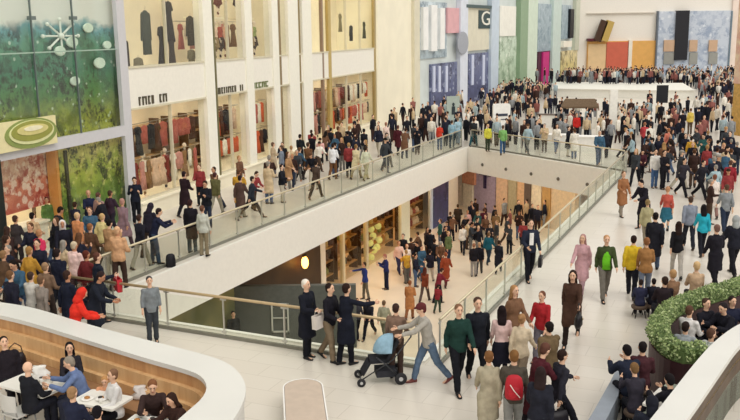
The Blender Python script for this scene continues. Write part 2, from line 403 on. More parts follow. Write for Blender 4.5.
# ---- carried bags
def shopping_bag(p, a, col, label, w=.3, h=.36, d=.12, group=None, handle='efe9dc'):
    r = empty('shopping_bag', (p[0], p[1], p[2]-h-.1), a); mb = MB()
    mb.add([(-w/2, -d/2, 0), (w/2, -d/2, 0), (w/2, d/2, 0), (-w/2, d/2, 0), (-w/2*1.06, -d/2*1.1, h), (w/2*1.06, -d/2*1.1, h), (w/2*1.06, d/2*1.1, h), (-w/2*1.06, d/2*1.1, h),
            (-w/2*.99, -d/2*.9, h), (w/2*.99, -d/2*.9, h), (w/2*.99, d/2*.9, h), (-w/2*.99, d/2*.9, h), (-w/2*.95, -d/2*.85, .02), (w/2*.95, -d/2*.85, .02), (w/2*.95, d/2*.85, .02), (-w/2*.95, d/2*.85, .02)],
           [(3, 2, 1, 0), (0, 1, 5, 4), (1, 2, 6, 5), (2, 3, 7, 6), (3, 0, 4, 7), (4, 5, 9, 8), (5, 6, 10, 9), (6, 7, 11, 10), (7, 4, 8, 11), (8, 9, 13, 12), (9, 10, 14, 13), (10, 11, 15, 14), (11, 8, 12, 15), (12, 13, 14, 15)])
    mb.build('body', mat(col, .6), r)
    for sg in (-1, 1):
        hb = MB(); hb.tube([(-w*.22, sg*d*.5, h-.02), (-w*.2, sg*d*.4, h+.07), (0, sg*d*.15, h+.105), (w*.2, sg*d*.4, h+.07), (w*.22, sg*d*.5, h-.02)], .006, 6)
        hb.build('handle', mat(handle, .6), r)
    tag(r, label, 'bag', group); return r
def handbag(p, a, col, label, s=1.0, group=None, name='handbag'):
    r = empty(name, p, a); r.scale = (s, s, s); mb = MB(); mb.N = 16
    mb.loft([(V(0, 0, 0), X1, V(0, 1, 0), .15, .05), (V(0, 0, .05), X1, V(0, 1, 0), .18, .08), (V(0, 0, .18), X1, V(0, 1, 0), .165, .07), (V(0, 0, .26), X1, V(0, 1, 0), .13, .03)])
    mb.build('body', mat(col, .45), r, True)
    hb = MB(); hb.tube([(-.12, 0, .24), (-.1, 0, .38), (0, 0, .46), (.1, 0, .38), (.12, 0, .24)], .011, 6); hb.build('strap', mat(col, .4), r, True)
    cb = MB(); cb.box((0, -.083, .16), (.05, .012, .03)); cb.build('clasp', mat('b59a5a', .3, metal=1), r)
    tag(r, label, 'bag', group); return r
def backpack(p, a, col, label, col2='e8d8d0', s=1.0):
    r = empty('backpack', p, a); r.scale = (s, s, s); mb = MB(); mb.N = 18
    mb.loft([(V(0, 0, 0), X1, V(0, 1, 0), .13, .07), (V(0, 0, .04), X1, V(0, 1, 0), .155, .095), (V(0, 0, .25), X1, V(0, 1, 0), .155, .09), (V(0, 0, .38), X1, V(0, 1, 0), .13, .07), (V(0, 0, .43), X1, V(0, 1, 0), .07, .03)])
    mb.build('body', mat(col, .6), r, True)
    pk = MB(); pk.ell((0, .075, .15), (.115, .05, .11)); pk.build('front_pocket', mat(col, .6, var=.2), r, True)
    st = MB(); st.tube([(-.1, .135, .08), (0, .14, .2), (.07, .115, .3)], .008, 6); st.build('trim', mat(col2, .6), r)
    for sx in (-1, 1):
        q = MB(); q.tube([(sx*.09, -.07, .38), (sx*.1, -.12, .32), (sx*.1, -.12, .16), (sx*.1, -.07, .05)], .014, 6); q.build('strap', mat(col, .6), r)
    tag(r, label, 'bag'); return r
def stroller(p, a, hood, label, cloth2='2a2b30', s=1.0):
    r = empty('stroller', p, a); r.scale = (s,)*3; fr = mat('4a4c50', .35, metal=.8)   # faces -Y; handle at +Y
    mb = MB()
    for sx in (-.24, .24):
        mb.tube([(sx, .62, 1.02), (sx, .25, .55), (sx*.95, -.42, .14)], .014, 8); mb.tube([(sx, .4, .14), (sx, .12, .42), (sx, -.1, .62)], .013, 8)
    mb.tube([(-.24, .62, 1.02), (0, .66, 1.04), (.24, .62, 1.02)], .017, 8); mb.tube([(-.24, .4, .14), (.24, .4, .14)], .012, 6); mb.tube([(-.23, -.42, .14), (.23, -.42, .14)], .012, 6)
    mb.build('frame', fr, r, True)
    st = MB(); st.obox(V(0, -.02, .5), X1, V(0, 1, 0), ZV, .4, .4, .07); st.obox(V(0, .24, .7), X1, V(0, .5, .86).normalized(), V(0, -.86, .5).normalized(), .4, .5, .06)
    st.obox(V(0, -.3, .34), X1, V(0, .5, .86).normalized(), V(0, -.86, .5).normalized(), .36, .3, .04)
    st.build('seat', cloth(cloth2), r)
    hd = MB(); N = 9; vs = []; fs = []
    for k in range(N):
        t = math.radians(-10+k*13); 
        for j in range(9):
            b = math.pi*j/8; R_ = .36
            vs.append((math.cos(b)*.235, .2-math.sin(t)*R_*math.sin(b)*1.0+.02, .68+math.cos(t)*R_*math.sin(b)))
    for k in range(N-1):
        for j in range(8): fs.append((k*9+j, k*9+j+1, (k+1)*9+j+1, (k+1)*9+j))
    hd.add(vs, fs); o = hd.build('hood', cloth(hood), r, True); sd = o.modifiers.new('t', 'SOLIDIFY'); sd.thickness = .015
    bk = MB(); bk.box((0, .12, .22), (.38, .42, .14)); bk.build('basket', cloth('33343a'), r)
    for x, y, rr in ((-.27, .4, .13), (.27, .4, .13), (-.25, -.42, .09), (.25, -.42, .09)):
        w = MB(); w.N = 20; w.loft([(V(x-.02, y, rr), V(0, 1, 0), ZV, rr*.93, rr*.93), (V(x-.012, y, rr), V(0, 1, 0), ZV, rr, rr), (V(x+.012, y, rr), V(0, 1, 0), ZV, rr, rr), (V(x+.02, y, rr), V(0, 1, 0), ZV, rr*.93, rr*.93)])
        wo = w.build('wheel', mat('26262a', .6), r, True)
        h = MB(); h.N = 12; h.loft([(V(x-.03, y, rr), V(0, 1, 0), ZV, rr*.35, rr*.35), (V(x+.03, y, rr), V(0, 1, 0), ZV, rr*.35, rr*.35)]); h.build('hub', mat('b8b8b8', .4), wo)
    tag(r, label, 'stroller'); return r
# ------------------------------------------------------------------ light
def setup_light():
    w = bpy.data.worlds.new('daylight'); bpy.context.scene.world = w; w.use_nodes = True
    bg = w.node_tree.nodes['Background']; bg.inputs['Color'].default_value = (1, .965, .9, 1); bg.inputs['Strength'].default_value = 1.0
    sd = bpy.data.lights.new('skylight_sun', 'SUN'); sd.energy = 1.35; sd.angle = math.radians(40); sd.color = (1, .97, .92)
    so = bpy.data.objects.new('skylight_sun', sd); C.objects.link(so); so.rotation_euler = Vector((.42, -.5, .75)).to_track_quat('Z', 'Y').to_euler()
    sc = bpy.context.scene; sc.view_settings.view_transform = 'Standard'; sc.view_settings.look = 'None'; sc.view_settings.exposure = EXPO; sc.view_settings.gamma = 1
    sc.view_settings.use_curve_mapping = False
EXPO = -0.08
setup_light()
def fill_panel(poly_or_c, sz, rz, strength, col, label, grp, u=None):  # glowing panel added as fill for shop interiors and the lower level
    r = empty('added_fill_light', poly_or_c, rz); f = MB(); f.box((0, 0, .03), (sz[0]+.1, sz[1]+.1, .06)); f.build('frame', mat('e8e4da'), r)
    d = MB(); d.box((0, 0, -.012), (sz[0], sz[1], .02)); d.build('fill_emitter', mat(col, emit=strength, key='emit%s%s' % (col, strength)), r)
    tag(r, label, 'ceiling light', grp); return r
# ------------------------------------------------------------------ floors
A = V(-7.93, 22.27, 0); B = V(6.08, 53.7, 0); Cc = V(12.61, 43.41, 0); D = V(1.16, 18.08, 0)
hole = [A, B, Cc, D]; ctr = (A+B+Cc+D)/4
def floormat():
    mt = mat('dcd5c9', .28, .45, var=.03, scale=.6, key='floor_stone'); nt = mt.node_tree; b = nt.nodes['Principled BSDF']
    tc = nt.nodes.new('ShaderNodeTexCoord'); mp = nt.nodes.new('ShaderNodeMapping'); mp.inputs['Rotation'].default_value = (0, 0, math.radians(24))
    br = nt.nodes.new('ShaderNodeTexBrick'); br.inputs['Scale'].default_value = .8; br.inputs['Mortar Size'].default_value = .006; br.inputs['Brick Width'].default_value = 1; br.inputs['Row Height'].default_value = .5
    br.inputs['Color1'].default_value = rgb('dcd5ca'); br.inputs['Color2'].default_value = rgb('d8d0c4'); br.inputs['Mortar'].default_value = rgb('c5bdb0')
    nt.links.new(tc.outputs['Object'], mp.inputs[0]); nt.links.new(mp.outputs[0], br.inputs[0]); nt.links.new(br.outputs[0], b.inputs['Base Color']); return mt
FL = floormat()
outer = [V(-40, -5, 0), V(-40, 150, 0), V(110, 150, 0), V(110, -5, 0)]
mb = MB(); mb.strip(outer, hole, -1.45, 0, True); tag(mb.build('floor', FL), kind='structure')
mb = MB(); mb.box((10, 60, -5.3), (110, 130, .2)); tag(mb.build('floor', mat('e6d6bf', .3, .4, var=.04, scale=.8)), kind='structure')
def inset(poly, d):
    c = []
    n = len(poly)
    for i in range(n):
        p0, p, p1 = poly[i-1], poly[i], poly[(i+1) % n]
        e0 = (p-p0).normalized(); e1 = (p1-p).normalized(); n0 = V(e0.y, -e0.x, 0); n1 = V(e1.y, -e1.x, 0)
        if (ctr-p).dot(n0) < 0: n0 = -n0
        if (ctr-p).dot(n1) < 0: n1 = -n1
        b = (n0+n1).normalized(); c.append(p+b*(d/b.dot(n0)))
    return c
mb = MB(); mb.strip(hole, inset(hole, .12), -1.5, .04, True); tag(mb.build('trim_1', mat('efece4', .45, var=.02)), kind='structure')
# spotlights set in the far fascia
for i, t in enumerate((.12, .3, .48, .66, .84)):
    p = B.lerp(Cc, t); q = inset(hole, .13); p = q[1].lerp(q[2], t); n = (ctr-p).normalized(); r = MB(); r.N = 14
    n = V(-(Cc-B).normalized().y, (Cc-B).normalized().x, 0); n = n if n.dot(ctr-p) > 0 else -n
    r.loft([(p+ZV*-.9, ZV, (Cc-B).normalized(), .1, .1), (p+n*.05+ZV*-.9, ZV, (Cc-B).normalized(), .09, .09)])
    tag(r.build('spotlight', mat('6d665c', .4)), 'small round dark fitting set in the white fascia beyond the opening', 'spotlight', 'round fittings in the far fascia')
# ------------------------------------------------------------------ railings
def railing(p0, p1, label, n, h=1.05, off=.35, metal='c9bda0', steel='c9c8c0', ends=(0, 0)):
    p0 = p0.copy(); p1 = p1.copy(); d = (p1-p0).normalized(); nn = V(d.y, -d.x, 0)
    if nn.dot(ctr-(p0+p1)/2) > 0: nn = -nn
    p0 = p0+nn*off; p1 = p1+nn*off; a = math.atan2(d.y, d.x); L = (p1-p0).length
    r = empty('glass_railing', p0, a); mm = mat(metal, .3, metal=.25, var=.03)
    t = MB(); t.tube([(0-ends[0], 0, h), (L+ends[1], 0, h)], .035, 12); t.build('handrail', mm, r, True)
    b = MB(); b.box((L/2, 0, .04), (L, .07, .08)); b.build('base_rail', mat('8b8a80', .4, metal=.6), r)
    for i in range(n+1):
        x = L*i/n; q = MB(); q.box((x, 0, h/2), (.028, .04, h-.02)); q.box((x, 0, h-.06), (.16, .03, .03)); q.box((x, 0, .16), (.12, .06, .05)); q.build('post', mat(steel, .3, metal=.7), r)
        if i < n:
            g = MB(); g.box((x+L/n/2, 0, .08+(h-.18)/2), (L/n-.06, .014, h-.18)); g.build('glass_panel', glassmat('fafcf8', .2, 'railglass'), r)
    tag(r, label, 'railing'); return r
railing(A, B, 'long glass railing with pale handrail along the left walkway', 20, ends=(0, 0))
railing(B, Cc, 'glass railing with pale handrail across the far end of the opening', 8)
railing(Cc, D, 'glass railing with pale handrail along the right side of the opening', 16)
railing(D, A, 'glass railing nearest the camera with brass coloured handrail', 6, h=1.02, metal='c0a882')
# ------------------------------------------------------------------ left facade
PF = Plane((-11.61, 26.33), (3.98, 74.79))
S = lambda x, y, d=0: PF.hit(x, y, d)[0]
Z1 = 4.35; Z2 = 5.87; ZT = 12.5; PL = .55
cream = mat('f6efd8', .55, var=.02, scale=2); band = mat('f3efe4', .6, var=.02)
s_post = S(122, 60); s_end = S(415, 60); s_lo = -14
cols = [(203.5, 212.5), (245, 252), (272, 278), (288, 298), (302, 311)]
cs = [((S(a, 60)), (S(b, 60))) for a, b in cols]
# bands and back walls
mb = MB(); PF.box(mb, s_post+.3, s_end, Z1, Z2, -.5, 0); PF.box(mb, s_post+.3, s_end, Z1+.1, Z1+.3, -3, -.5); PF.box(mb, s_post+.3, s_end, Z2-.3, Z2-.1, -3, -.5); tag(mb.build('wall_left', band), kind='structure')
mb = MB(); PF.box(mb, s_lo, s_end, 0, ZT+1, -3.3, -3); tag(mb.build('wall_left', mat('efe6cf', .6, var=.04, scale=1.2)), kind='structure')
mb = MB(); PF.box(mb, s_lo, s_end, ZT, ZT+1, -3, 0); tag(mb.build('wall_left', band), kind='structure')
mb = MB(); PF.box(mb, s_post+.3, S(376, 60), 0, PL, -3, .25); PF.box(mb, s_post+.3, S(376, 60), PL, PL+.06, -.2, .3); tag(mb.build('trim_2', cream), kind='structure')
mb = MB(); PF.box(mb, S(376, 60), s_end, 0, ZT, -3, .05); PF.box(mb, S(376.5, 60), S(377.2, 60), 0, ZT, .05, .09)
tag(mb.build('wall_left', mat('f6efd8', .55, var=.03, scale=.7)), kind='structure')
for i, (a, b) in enumerate(cs):
    mb = MB(); PF.box(mb, a, b, 0, ZT, -.4, .08); tag(mb.build('trim_%d' % (3+i), mat('f6f3e6', .5, var=.02)), kind='structure')
k = 8
for x0, x1, cc, dd in ((279, 281.2, '8f7a55', .02), (298.4, 300.6, '8a7440', .02), (328.4, 331, 'c4ab6a', .04), (374, 375.6, 'b09a66', .03), (213, 214.4, '75704a', .09), (322.4, 323.6, '9b8470', .03)):
    mb = MB(); PF.box(mb, S(x0, 60), S(x1, 60), 0, ZT, -.15, dd); tag(mb.build('trim_%d' % k, mat(cc, .4, metal=.2)), kind='structure'); k += 1
# window panes & partitions
edges = [s_post+.35]+[v for c in cs for v in c]+[S(328.4, 60), S(331, 60), S(374, 60)]
bays = [(s_post+.35, cs[0][0]), (cs[0][1], cs[1][0]), (cs[1][1], cs[2][0]), (cs[2][1], cs[3][0]), (cs[3][1], cs[4][0]), (cs[4][1], S(328.4, 60)), (S(331, 60), S(374, 60))]
bname = ['shop bay next to the grey post', 'second shop bay', 'third shop bay', 'fourth narrow shop bay', 'fifth narrow shop bay', 'sixth shop bay', 'shop bay before the blank wall']
wn = 1
for i, (a, b) in enumerate(bays):
    for z0, z1 in ((PL+.06, Z1), (Z2, ZT)):
        r = MB(); PF.box(r, a, b, z0, z1, -.12, -.1); o = r.build('window_%d' % wn, glassmat('fcfcf8', .07, 'shopglass')); tag(o, kind='structure'); wn += 1
        fr = MB(); PF.box(fr, a, b, z0, z0+.08, -.15, .04); PF.box(fr, a, b, z1-.08, z1, -.15, .04)
        if b-a > 3:
            nq = int((b-a)/3.2)+1
            for q in range(1, nq): x = a+(b-a)*q/nq; PF.box(fr, x-.025, x+.025, z0, z1, -.15, .0)
        fo = fr.build('window_frame', mat('d9d2ba', .4), o)
    cpt = PF.pt((a+b)/2, Z1-.08, -1.5)
    fill_panel(cpt, ((b-a)*.8, 1.1), math.atan2(PF.u.y, PF.u.x), 4.5, 'fff1da', 'added warm fill panel, street level, %s' % bname[i], 'added shop window fill lights')  # added fill so the bay interior reads warm and bright
    cpt = PF.pt((a+b)/2, 10.5, -1.5)
    fill_panel(cpt, ((b-a)*.8, 1.1), math.atan2(PF.u.y, PF.u.x), 4.2, 'fff0d4', 'added warm fill panel, upper window, %s' % bname[i], 'added upper window fill lights')  # added fill high above the upper window display
# ---- garments
def garment_mesh(kind):
    mb = MB(); mb.N = 12; Y = V(0, 1, 0)
    if kind == 'shirt':
        mb.loft([(V(0, 0, -.72), X1, Y, .23, .07), (V(0, 0, -.4), X1, Y, .2, .08), (V(0, 0, -.12), X1, Y, .22, .08), (V(0, 0, -.02), X1, Y, .17, .06), (V(0, 0, .03), X1, Y, .06, .04)])
        for s in (-1, 1): mb.cap((s*.18, 0, -.08), (s*.27, 0, -.5), .065, .05, .7)
    elif kind == 'dress':
        mb.loft([(V(0, 0, -1.15), X1, Y, .3, .1), (V(0, 0, -.7), X1, Y, .22, .09), (V(0, 0, -.42), X1, Y, .14, .07), (V(0, 0, -.15), X1, Y, .19, .08), (V(0, 0, -.02), X1, Y, .15, .05), (V(0, 0, .02), X1, Y, .05, .03)])
        for s in (-1, 1): mb.cap((s*.15, 0, -.05), (s*.22, 0, -.22), .055, .05, .7)
    else:
        mb.loft([(V(0, 0, -1.0), X1, Y, .25, .1), (V(0, 0, -.45), X1, Y, .22, .09), (V(0, 0, -.12), X1, Y, .23, .09), (V(0, 0, -.01), X1, Y, .17, .07), (V(0, 0, .04), X1, Y, .07, .05)])
        for s in (-1, 1): mb.cap((s*.19, 0, -.08), (s*.28, .02, -.62), .075, .055, .7)
    me = mb.mesh('garment', True); wrinkle(me, .02); return me
GM = {k_: garment_mesh(k_) for k_ in ('shirt', 'dress', 'coat')}
hk = MB(); hk.tube([(0, 0, .02), (0, 0, .09), (.02, 0, .115), (0, 0, .14)], .006, 6); hk.tube([(-.17, 0, -.01), (0, 0, .03), (.17, 0, -.01)], .009, 6); HKM = hk.mesh('hanger')
def colname(c): return c[1]
def garment(p, a, kind, col, label, group):
    o = bpy.data.objects.new('hanging_'+kind, None); C.objects.link(o); o.location = p; o.rotation_euler = (0, 0, a)
    child(GM[kind], kind, [cloth(col)], o); child(HKM, 'hanger', [mat('8a8a88', .3, metal=.8)], o)
    tag(o, label, kind, group); return o
aF = math.atan2(PF.u.y, PF.u.x)
PALG = [('b5645a', 'dusty red'), ('d8b8a0', 'beige'), ('ece4d6', 'white'), ('54382c', 'brown'), ('2c2a2e', 'black'), ('c78f86', 'pink'), ('8f6d4c', 'tan'), ('7f3a34', 'wine'), ('c9603f', 'orange')]
def clothes_rail(s0, s1, z, d, label):
    r = MB(); r.tube([PF.pt(s0, z, d), PF.pt(s1, z, d)], .018, 8)
    for s in (s0+.05, s1-.05): r.tube([PF.pt(s, z, d), PF.pt(s, z, d-.0)+ZV*.0+PF.n*-.4], .015, 6)
    tag(r.build('clothes_rail', mat('9c9688', .35, metal=.7), smooth=True), label, 'rail')
rn = random.Random(3)
for i, (a, b) in enumerate(bays):
    if i in (3, 4): tiers = [(3.3, -.35, .5), (1.9, -.3, .5)]
    else: tiers = [(3.5, -.45, .48), (2.1, -.35, .48)]
    for j, (z, d, sp) in enumerate(tiers):
        if b-a < .7: continue
        row = ('upper', 'lower')[j]
        clothes_rail(a+.1, b-.1, z+.14, d, 'metal clothes rail, %s row, %s' % (row, bname[i]))
        n = max(1, int((b-a-.4)/sp))
        for q in range(n):
            c = rn.choice(PALG if i else (PALG[3:5]+PALG[:1] if j == 0 else PALG[:3]+PALG[5:8]))
            if i == 1 and j == 1: c = rn.choice([PALG[8], PALG[0], PALG[8], PALG[2]])
            kd = rn.choice(['shirt', 'coat', 'dress'] if z > 2.5 else ['shirt', 'dress', 'shirt'])
            garment(PF.pt(a+.35+(b-a-.7)*(q+.5)/n, z, d), aF+rn.uniform(-.35, .35), kd, c[0],
                    '%s %s on the %s rail, %s' % (c[1], kd, row, bname[i]), 'clothes in the shop windows')
# shelf boards with folded stacks behind the lower row
for i, (a, b) in enumerate(bays):
    if b-a < 1.5: continue
    r = empty('display_shelf', PF.pt((a+b)/2, 0, -2.7), aF); L = b-a-.2
    for z in (1.0, 1.7, 2.4, 3.1):
        m_ = MB(); m_.box((0, 0, z), (L, .5, .05)); m_.build('shelf_board', woodmat('a98458', 'c2a071', 'shelfwood'), r)
    for x in (-L/2, 0, L/2): m_ = MB(); m_.box((x, -.02, 2.0), (.05, .5, 2.7)); m_.build('upright', mat('6b5238', .5), r)
    tag(r, 'wooden wall shelves at the back of the %s' % bname[i], 'shelf')
# sign letters (illegible in the photo) above the first two windows
def lettering(P_, s0, s1, z, h, col, label, seed, name='shop_sign'):
    q = random.Random(seed); m_ = MB(); s = s0
    while s < s1:
        w = q.choice((.12, .2, .28)); k_ = q.random()
        if k_ < .8:
            P_.box(m_, s, s+.06, z, z+h, 0, .05)
            if k_ < .5: P_.box(m_, s, s+w, z+h-.07, z+h, 0, .05)
            if k_ < .3: P_.box(m_, s, s+w, z, z+.07, 0, .05)
            if k_ > .35: P_.box(m_, s+w-.05, s+w, z, z+h, 0, .05)
        s += w+.14
    tag(m_.build(name, mat(col, .5)), label, 'sign')
lettering(PF, S(139, 108), S(168, 108), Z1+.06, .34, '57503f', 'row of small dark sign letters on the cream band over the first clothes shop window', 4)
lettering(PF, S(214, 100), S(243, 98), Z1+.02, .3, '5a5440', 'dark sign lettering strip above the second shop bay', 6)
lettering(PF, S(253, 94), S(271, 92), Z1+.02, .3, '6f7a48', 'olive sign lettering strip above the third shop bay', 9)
# upper window: dark clothes hung on the pale wall of the first bay
for x, y, kd, c, sc, wd in ((168, 2, 'dress', '38322c', 1.35, 'black dress hanging highest'), (145, 12, 'coat', '4b5048', 1.7, 'slim grey green coat'), (161, 27, 'dress', '2e2a25', 1.4, 'black dress, left one of the pair'),
                       (170.5, 30, 'dress', '3a302a', 1.9, 'long brown black dress, right one of the pair'), (190, 17, 'coat', '3b362c', 1.25, 'short dark coat hanging alone'), (123, 40, 'coat', '30231f', 2.1, 'long dark coat beside the grey post'),
                       (138, 58, 'shirt', '77705c', .8, 'small grey shirt hanging low'), (191, 50, 'shirt', '6a6450', .7, 'tiny olive shirt at lower right')):
    s_, z_ = PF.hit(x, y, -.5); s_ = max(s_, bays[0][0]+.35); o = garment(PF.pt(s_, z_, -.5), aF, kd, c, wd+' in the upper window by grey post', 'dark clothes in the upper window'); o.scale = (1.2, 1, sc)
for i, (x, y) in enumerate(((340, 14), (351, 26), (364, 22))):
    s_, z_ = PF.hit(x, y, -.5); garment(PF.pt(s_, z_, -.5), aF, ('dress', 'coat', 'dress')[i], ('8a8060', '3d3a30', '4b4a30')[i], ('olive dress', 'black coat', 'dark green dress')[i]+' hanging in the last upper window before the blank wall', 'clothes in the last upper window')
# mannequins
MANJ = {}
def mannequin(p, a, topc, botc, label, group, fem=True, pose='stand', s=1.0):
    r = empty('mannequin', p, a); r.scale = (s,)*3
    child(pose_mesh(pose, fem, 'body'), 'body', [mat('e6d6c4', .4), mat('e6d6c4', .4), mat('e6d6c4', .4)], r)
    child(pose_mesh(pose, fem, 'shirt'), 'shirt', [cloth(topc)], r); child(pose_mesh(pose, fem, 'skirt' if fem else 'trousers'), 'skirt' if fem else 'trousers', [cloth(botc)], r)
    tag(r, label, 'mannequin', group)
yaw = math.atan2(PF.n.y, PF.n.x)+math.pi/2
for bi, n, cl in ((1, 5, ['c07868', 'b56a5c', 'e4c9b4', 'a8503f', 'd9a890']), (2, 4, ['c98d72', '7e8a58', 'd8b090', '8f9a62'])):
    a, b = bays[bi]
    for q in range(n):
        for lv, zz in enumerate((Z2+.02, Z2+2.05)):
            if lv and q % 2: continue
            mannequin(PF.pt(a+.4+(b-a-.8)*(q+.5)/n, zz, -.7-.3*lv), yaw, cl[q % len(cl)], ['3b2a26', '6b3a30', '8f7a58'][q % 3],
                      '%s mannequin, %s, upper window, %s' % (['red dressed', 'rose dressed', 'pale dressed', 'wine dressed', 'peach dressed'][q], ('front row', 'raised back row')[lv], bname[bi]), 'mannequins in the upper windows', s=1.05)
    clothes_rail(a+.15, b-.15, Z2+1.85, -1.9, 'metal clothes rail in the upper window, %s' % bname[bi])
    ng = int((b-a-.5)/.5)
    for q in range(ng):
        c = rn.choice([PALG[0], PALG[5], PALG[7], PALG[2], PALG[1]] if bi == 1 else [PALG[6], PALG[5], PALG[1], ('7e8a58', 'olive')])
        kd = rn.choice(['shirt', 'dress']); garment(PF.pt(a+.3+(b-a-.6)*(q+.5)/ng, Z2+1.71, -1.9), aF+rn.uniform(-.3, .3), kd, c[0], '%s %s on the upper window rail, %s' % (c[1], kd, bname[bi]), 'clothes in the upper shop windows')
    m_ = MB(); PF.box(m_, a+.2, b-.2, Z2+1.95, Z2+2.04, -1.5, -.85); tag(m_.build('display_platform', cream), 'raised cream display shelf in upper window over the %s' % bname[bi], 'platform')
for bi in (0, 5, 6):
    a, b = bays[bi]; n = 3 if bi == 0 else 2
    for q in range(n):
        mannequin(PF.pt(a+.5+(b-a-1)*(q+.5)/n, PL+.06, -.45), yaw, ['ece2d4', 'b5645a', '54382c'][q], ['8f6d4c', '2c2a2e', 'c9b79a'][q], '%s mannequin standing at the glass of the %s' % (['white dressed', 'red dressed', 'brown dressed'][q], bname[bi]), 'mannequins at street level', s=1.02)
# ------------------------------------------------------------------ glazed corner shop with the forest mural
gm = mat('cfced2', .4, var=.02)
sL = s_lo; sR = s_post-.22
beam = [PF.hit(60, 139)[1], PF.hit(60, 149)[1]]
mb = MB(); PF.box(mb, s_post-.22, s_post+.3, 0, ZT, -.12, .05); tag(mb.build('trim_20', gm), kind='structure')
mb = MB(); PF.box(mb, sL, sR, beam[1], beam[0]+.05, -.12, .05); tag(mb.build('trim_21', gm), kind='structure')
for i, x in enumerate((32.5, 74)):
    mb = MB(); s_ = S(x, 20); PF.box(mb, s_-.02, s_+.02, beam[0], ZT, -.1, -.04); zz = PF.hit(x, 18)[1]; PF.box(mb, s_-.12, s_+.12, zz-.06, zz+.06, -.12, .05)
    tag(mb.build('trim_%d' % (22+i), mat('6f7a78', .4, metal=.3)), kind='structure')
mb = MB(); zz = PF.hit(74, 51)[1]; PF.box(mb, sL, sR, zz-.02, zz+.02, -.1, -.05); tag(mb.build('trim_24', mat('a9c0b0', .4)), kind='structure')
mb = MB(); PF.box(mb, sL, sR, beam[0], ZT, -.13, -.11); tag(mb.build('window_20', glassmat('fcfdfb', .07, 'glass2')), kind='structure')
mb = MB(); PF.box(mb, sL, sR, .05, beam[1], -.13, -.11); tag(mb.build('window_21', glassmat('fcfdfb', .07, 'glass2')), kind='structure')
def muralmat(key, stops, spot='dfeee0', sc=2.2, dark='1f2c22', thr=.22, nsc=.9, cutz=2.0, amt=.35):
    mt = bpy.data.materials.new(key); mt.use_nodes = True; nt = mt.node_tree; b = nt.nodes['Principled BSDF']; b.inputs['Roughness'].default_value = .5
    L = nt.links.new; tc = nt.nodes.new('ShaderNodeTexCoord'); sp = nt.nodes.new('ShaderNodeSeparateXYZ'); L(tc.outputs['Generated'], sp.inputs[0])
    n1 = nt.nodes.new('ShaderNodeTexNoise'); n1.inputs['Scale'].default_value = nsc; n1.inputs['Detail'].default_value = 6; L(tc.outputs['Object'], n1.inputs[0])
    ad = nt.nodes.new('ShaderNodeMath'); ad.operation = 'MULTIPLY_ADD'; ad.inputs[1].default_value = .34*amt/.35; L(n1.outputs['Fac'], ad.inputs[0]); L(sp.outputs['Z'], ad.inputs[2])
    su = nt.nodes.new('ShaderNodeMath'); su.operation = 'SUBTRACT'; su.inputs[1].default_value = .17*amt/.35; L(ad.outputs[0], su.inputs[0])
    r = nt.nodes.new('ShaderNodeValToRGB'); e = r.color_ramp.elements
    while len(e) < len(stops): e.new(.5)
    for q, (p_, c_) in zip(e, stops): q.position = p_; q.color = rgb(c_)
    L(su.outputs[0], r.inputs[0])
    n2 = nt.nodes.new('ShaderNodeTexNoise'); n2.inputs['Scale'].default_value = sc*1.0; n2.inputs['Detail'].default_value = 8; n2.inputs['Roughness'].default_value = .75; L(tc.outputs['Object'], n2.inputs[0])
    r2 = nt.nodes.new('ShaderNodeValToRGB'); r2.color_ramp.elements[0].position = .44; r2.color_ramp.elements[1].position = .53; L(n2.outputs['Fac'], r2.inputs[0])
    n3 = nt.nodes.new('ShaderNodeTexNoise'); n3.inputs['Scale'].default_value = .55; n3.inputs['Detail'].default_value = 2; L(tc.outputs['Object'], n3.inputs[0])
    mr = nt.nodes.new('ShaderNodeMapRange'); mr.inputs[1].default_value = .44; mr.inputs[2].default_value = .54; mr.inputs[3].default_value = .42; mr.inputs[4].default_value = .95; L(n3.outputs['Fac'], mr.inputs[0])
    m2 = nt.nodes.new('ShaderNodeMath'); m2.operation = 'SUBTRACT'; m2.inputs[0].default_value = 1; L(r2.outputs[0], m2.inputs[1])
    m3 = nt.nodes.new('ShaderNodeMath'); m3.operation = 'MULTIPLY'; L(m2.outputs[0], m3.inputs[0]); L(mr.outputs[0], m3.inputs[1])
    cut = nt.nodes.new('ShaderNodeMapRange'); cut.inputs[1].default_value = cutz-.06; cut.inputs[2].default_value = cutz; cut.inputs[3].default_value = 1; cut.inputs[4].default_value = 0; L(sp.outputs['Z'], cut.inputs[0])
    m4 = nt.nodes.new('ShaderNodeMath'); m4.operation = 'MULTIPLY'; L(m3.outputs[0], m4.inputs[0]); L(cut.outputs[0], m4.inputs[1])
    x = nt.nodes.new('ShaderNodeMix'); x.data_type = 'RGBA'; L(m4.outputs[0], x.inputs[0]); L(r.outputs[0], x.inputs[6]); x.inputs[7].default_value = rgb(dark)
    v = nt.nodes.new('ShaderNodeTexVoronoi'); v.inputs['Scale'].default_value = sc*1.3; L(tc.outputs['Object'], v.inputs[0])
    rv = nt.nodes.new('ShaderNodeMapRange'); rv.inputs[1].default_value = thr-.06; rv.inputs[2].default_value = thr; rv.inputs[3].default_value = .55; rv.inputs[4].default_value = 0; L(v.outputs['Distance'], rv.inputs[0])
    m5 = nt.nodes.new('ShaderNodeMath'); m5.operation = 'MULTIPLY'; L(rv.outputs[0], m5.inputs[0]); L(r2.outputs[0], m5.inputs[1])
    y = nt.nodes.new('ShaderNodeMix'); y.data_type = 'RGBA'; L(m5.outputs[0], y.inputs[0]); L(x.outputs[2], y.inputs[6]); y.inputs[7].default_value = rgb(spot)
    L(y.outputs[2], b.inputs['Base Color']); return mt
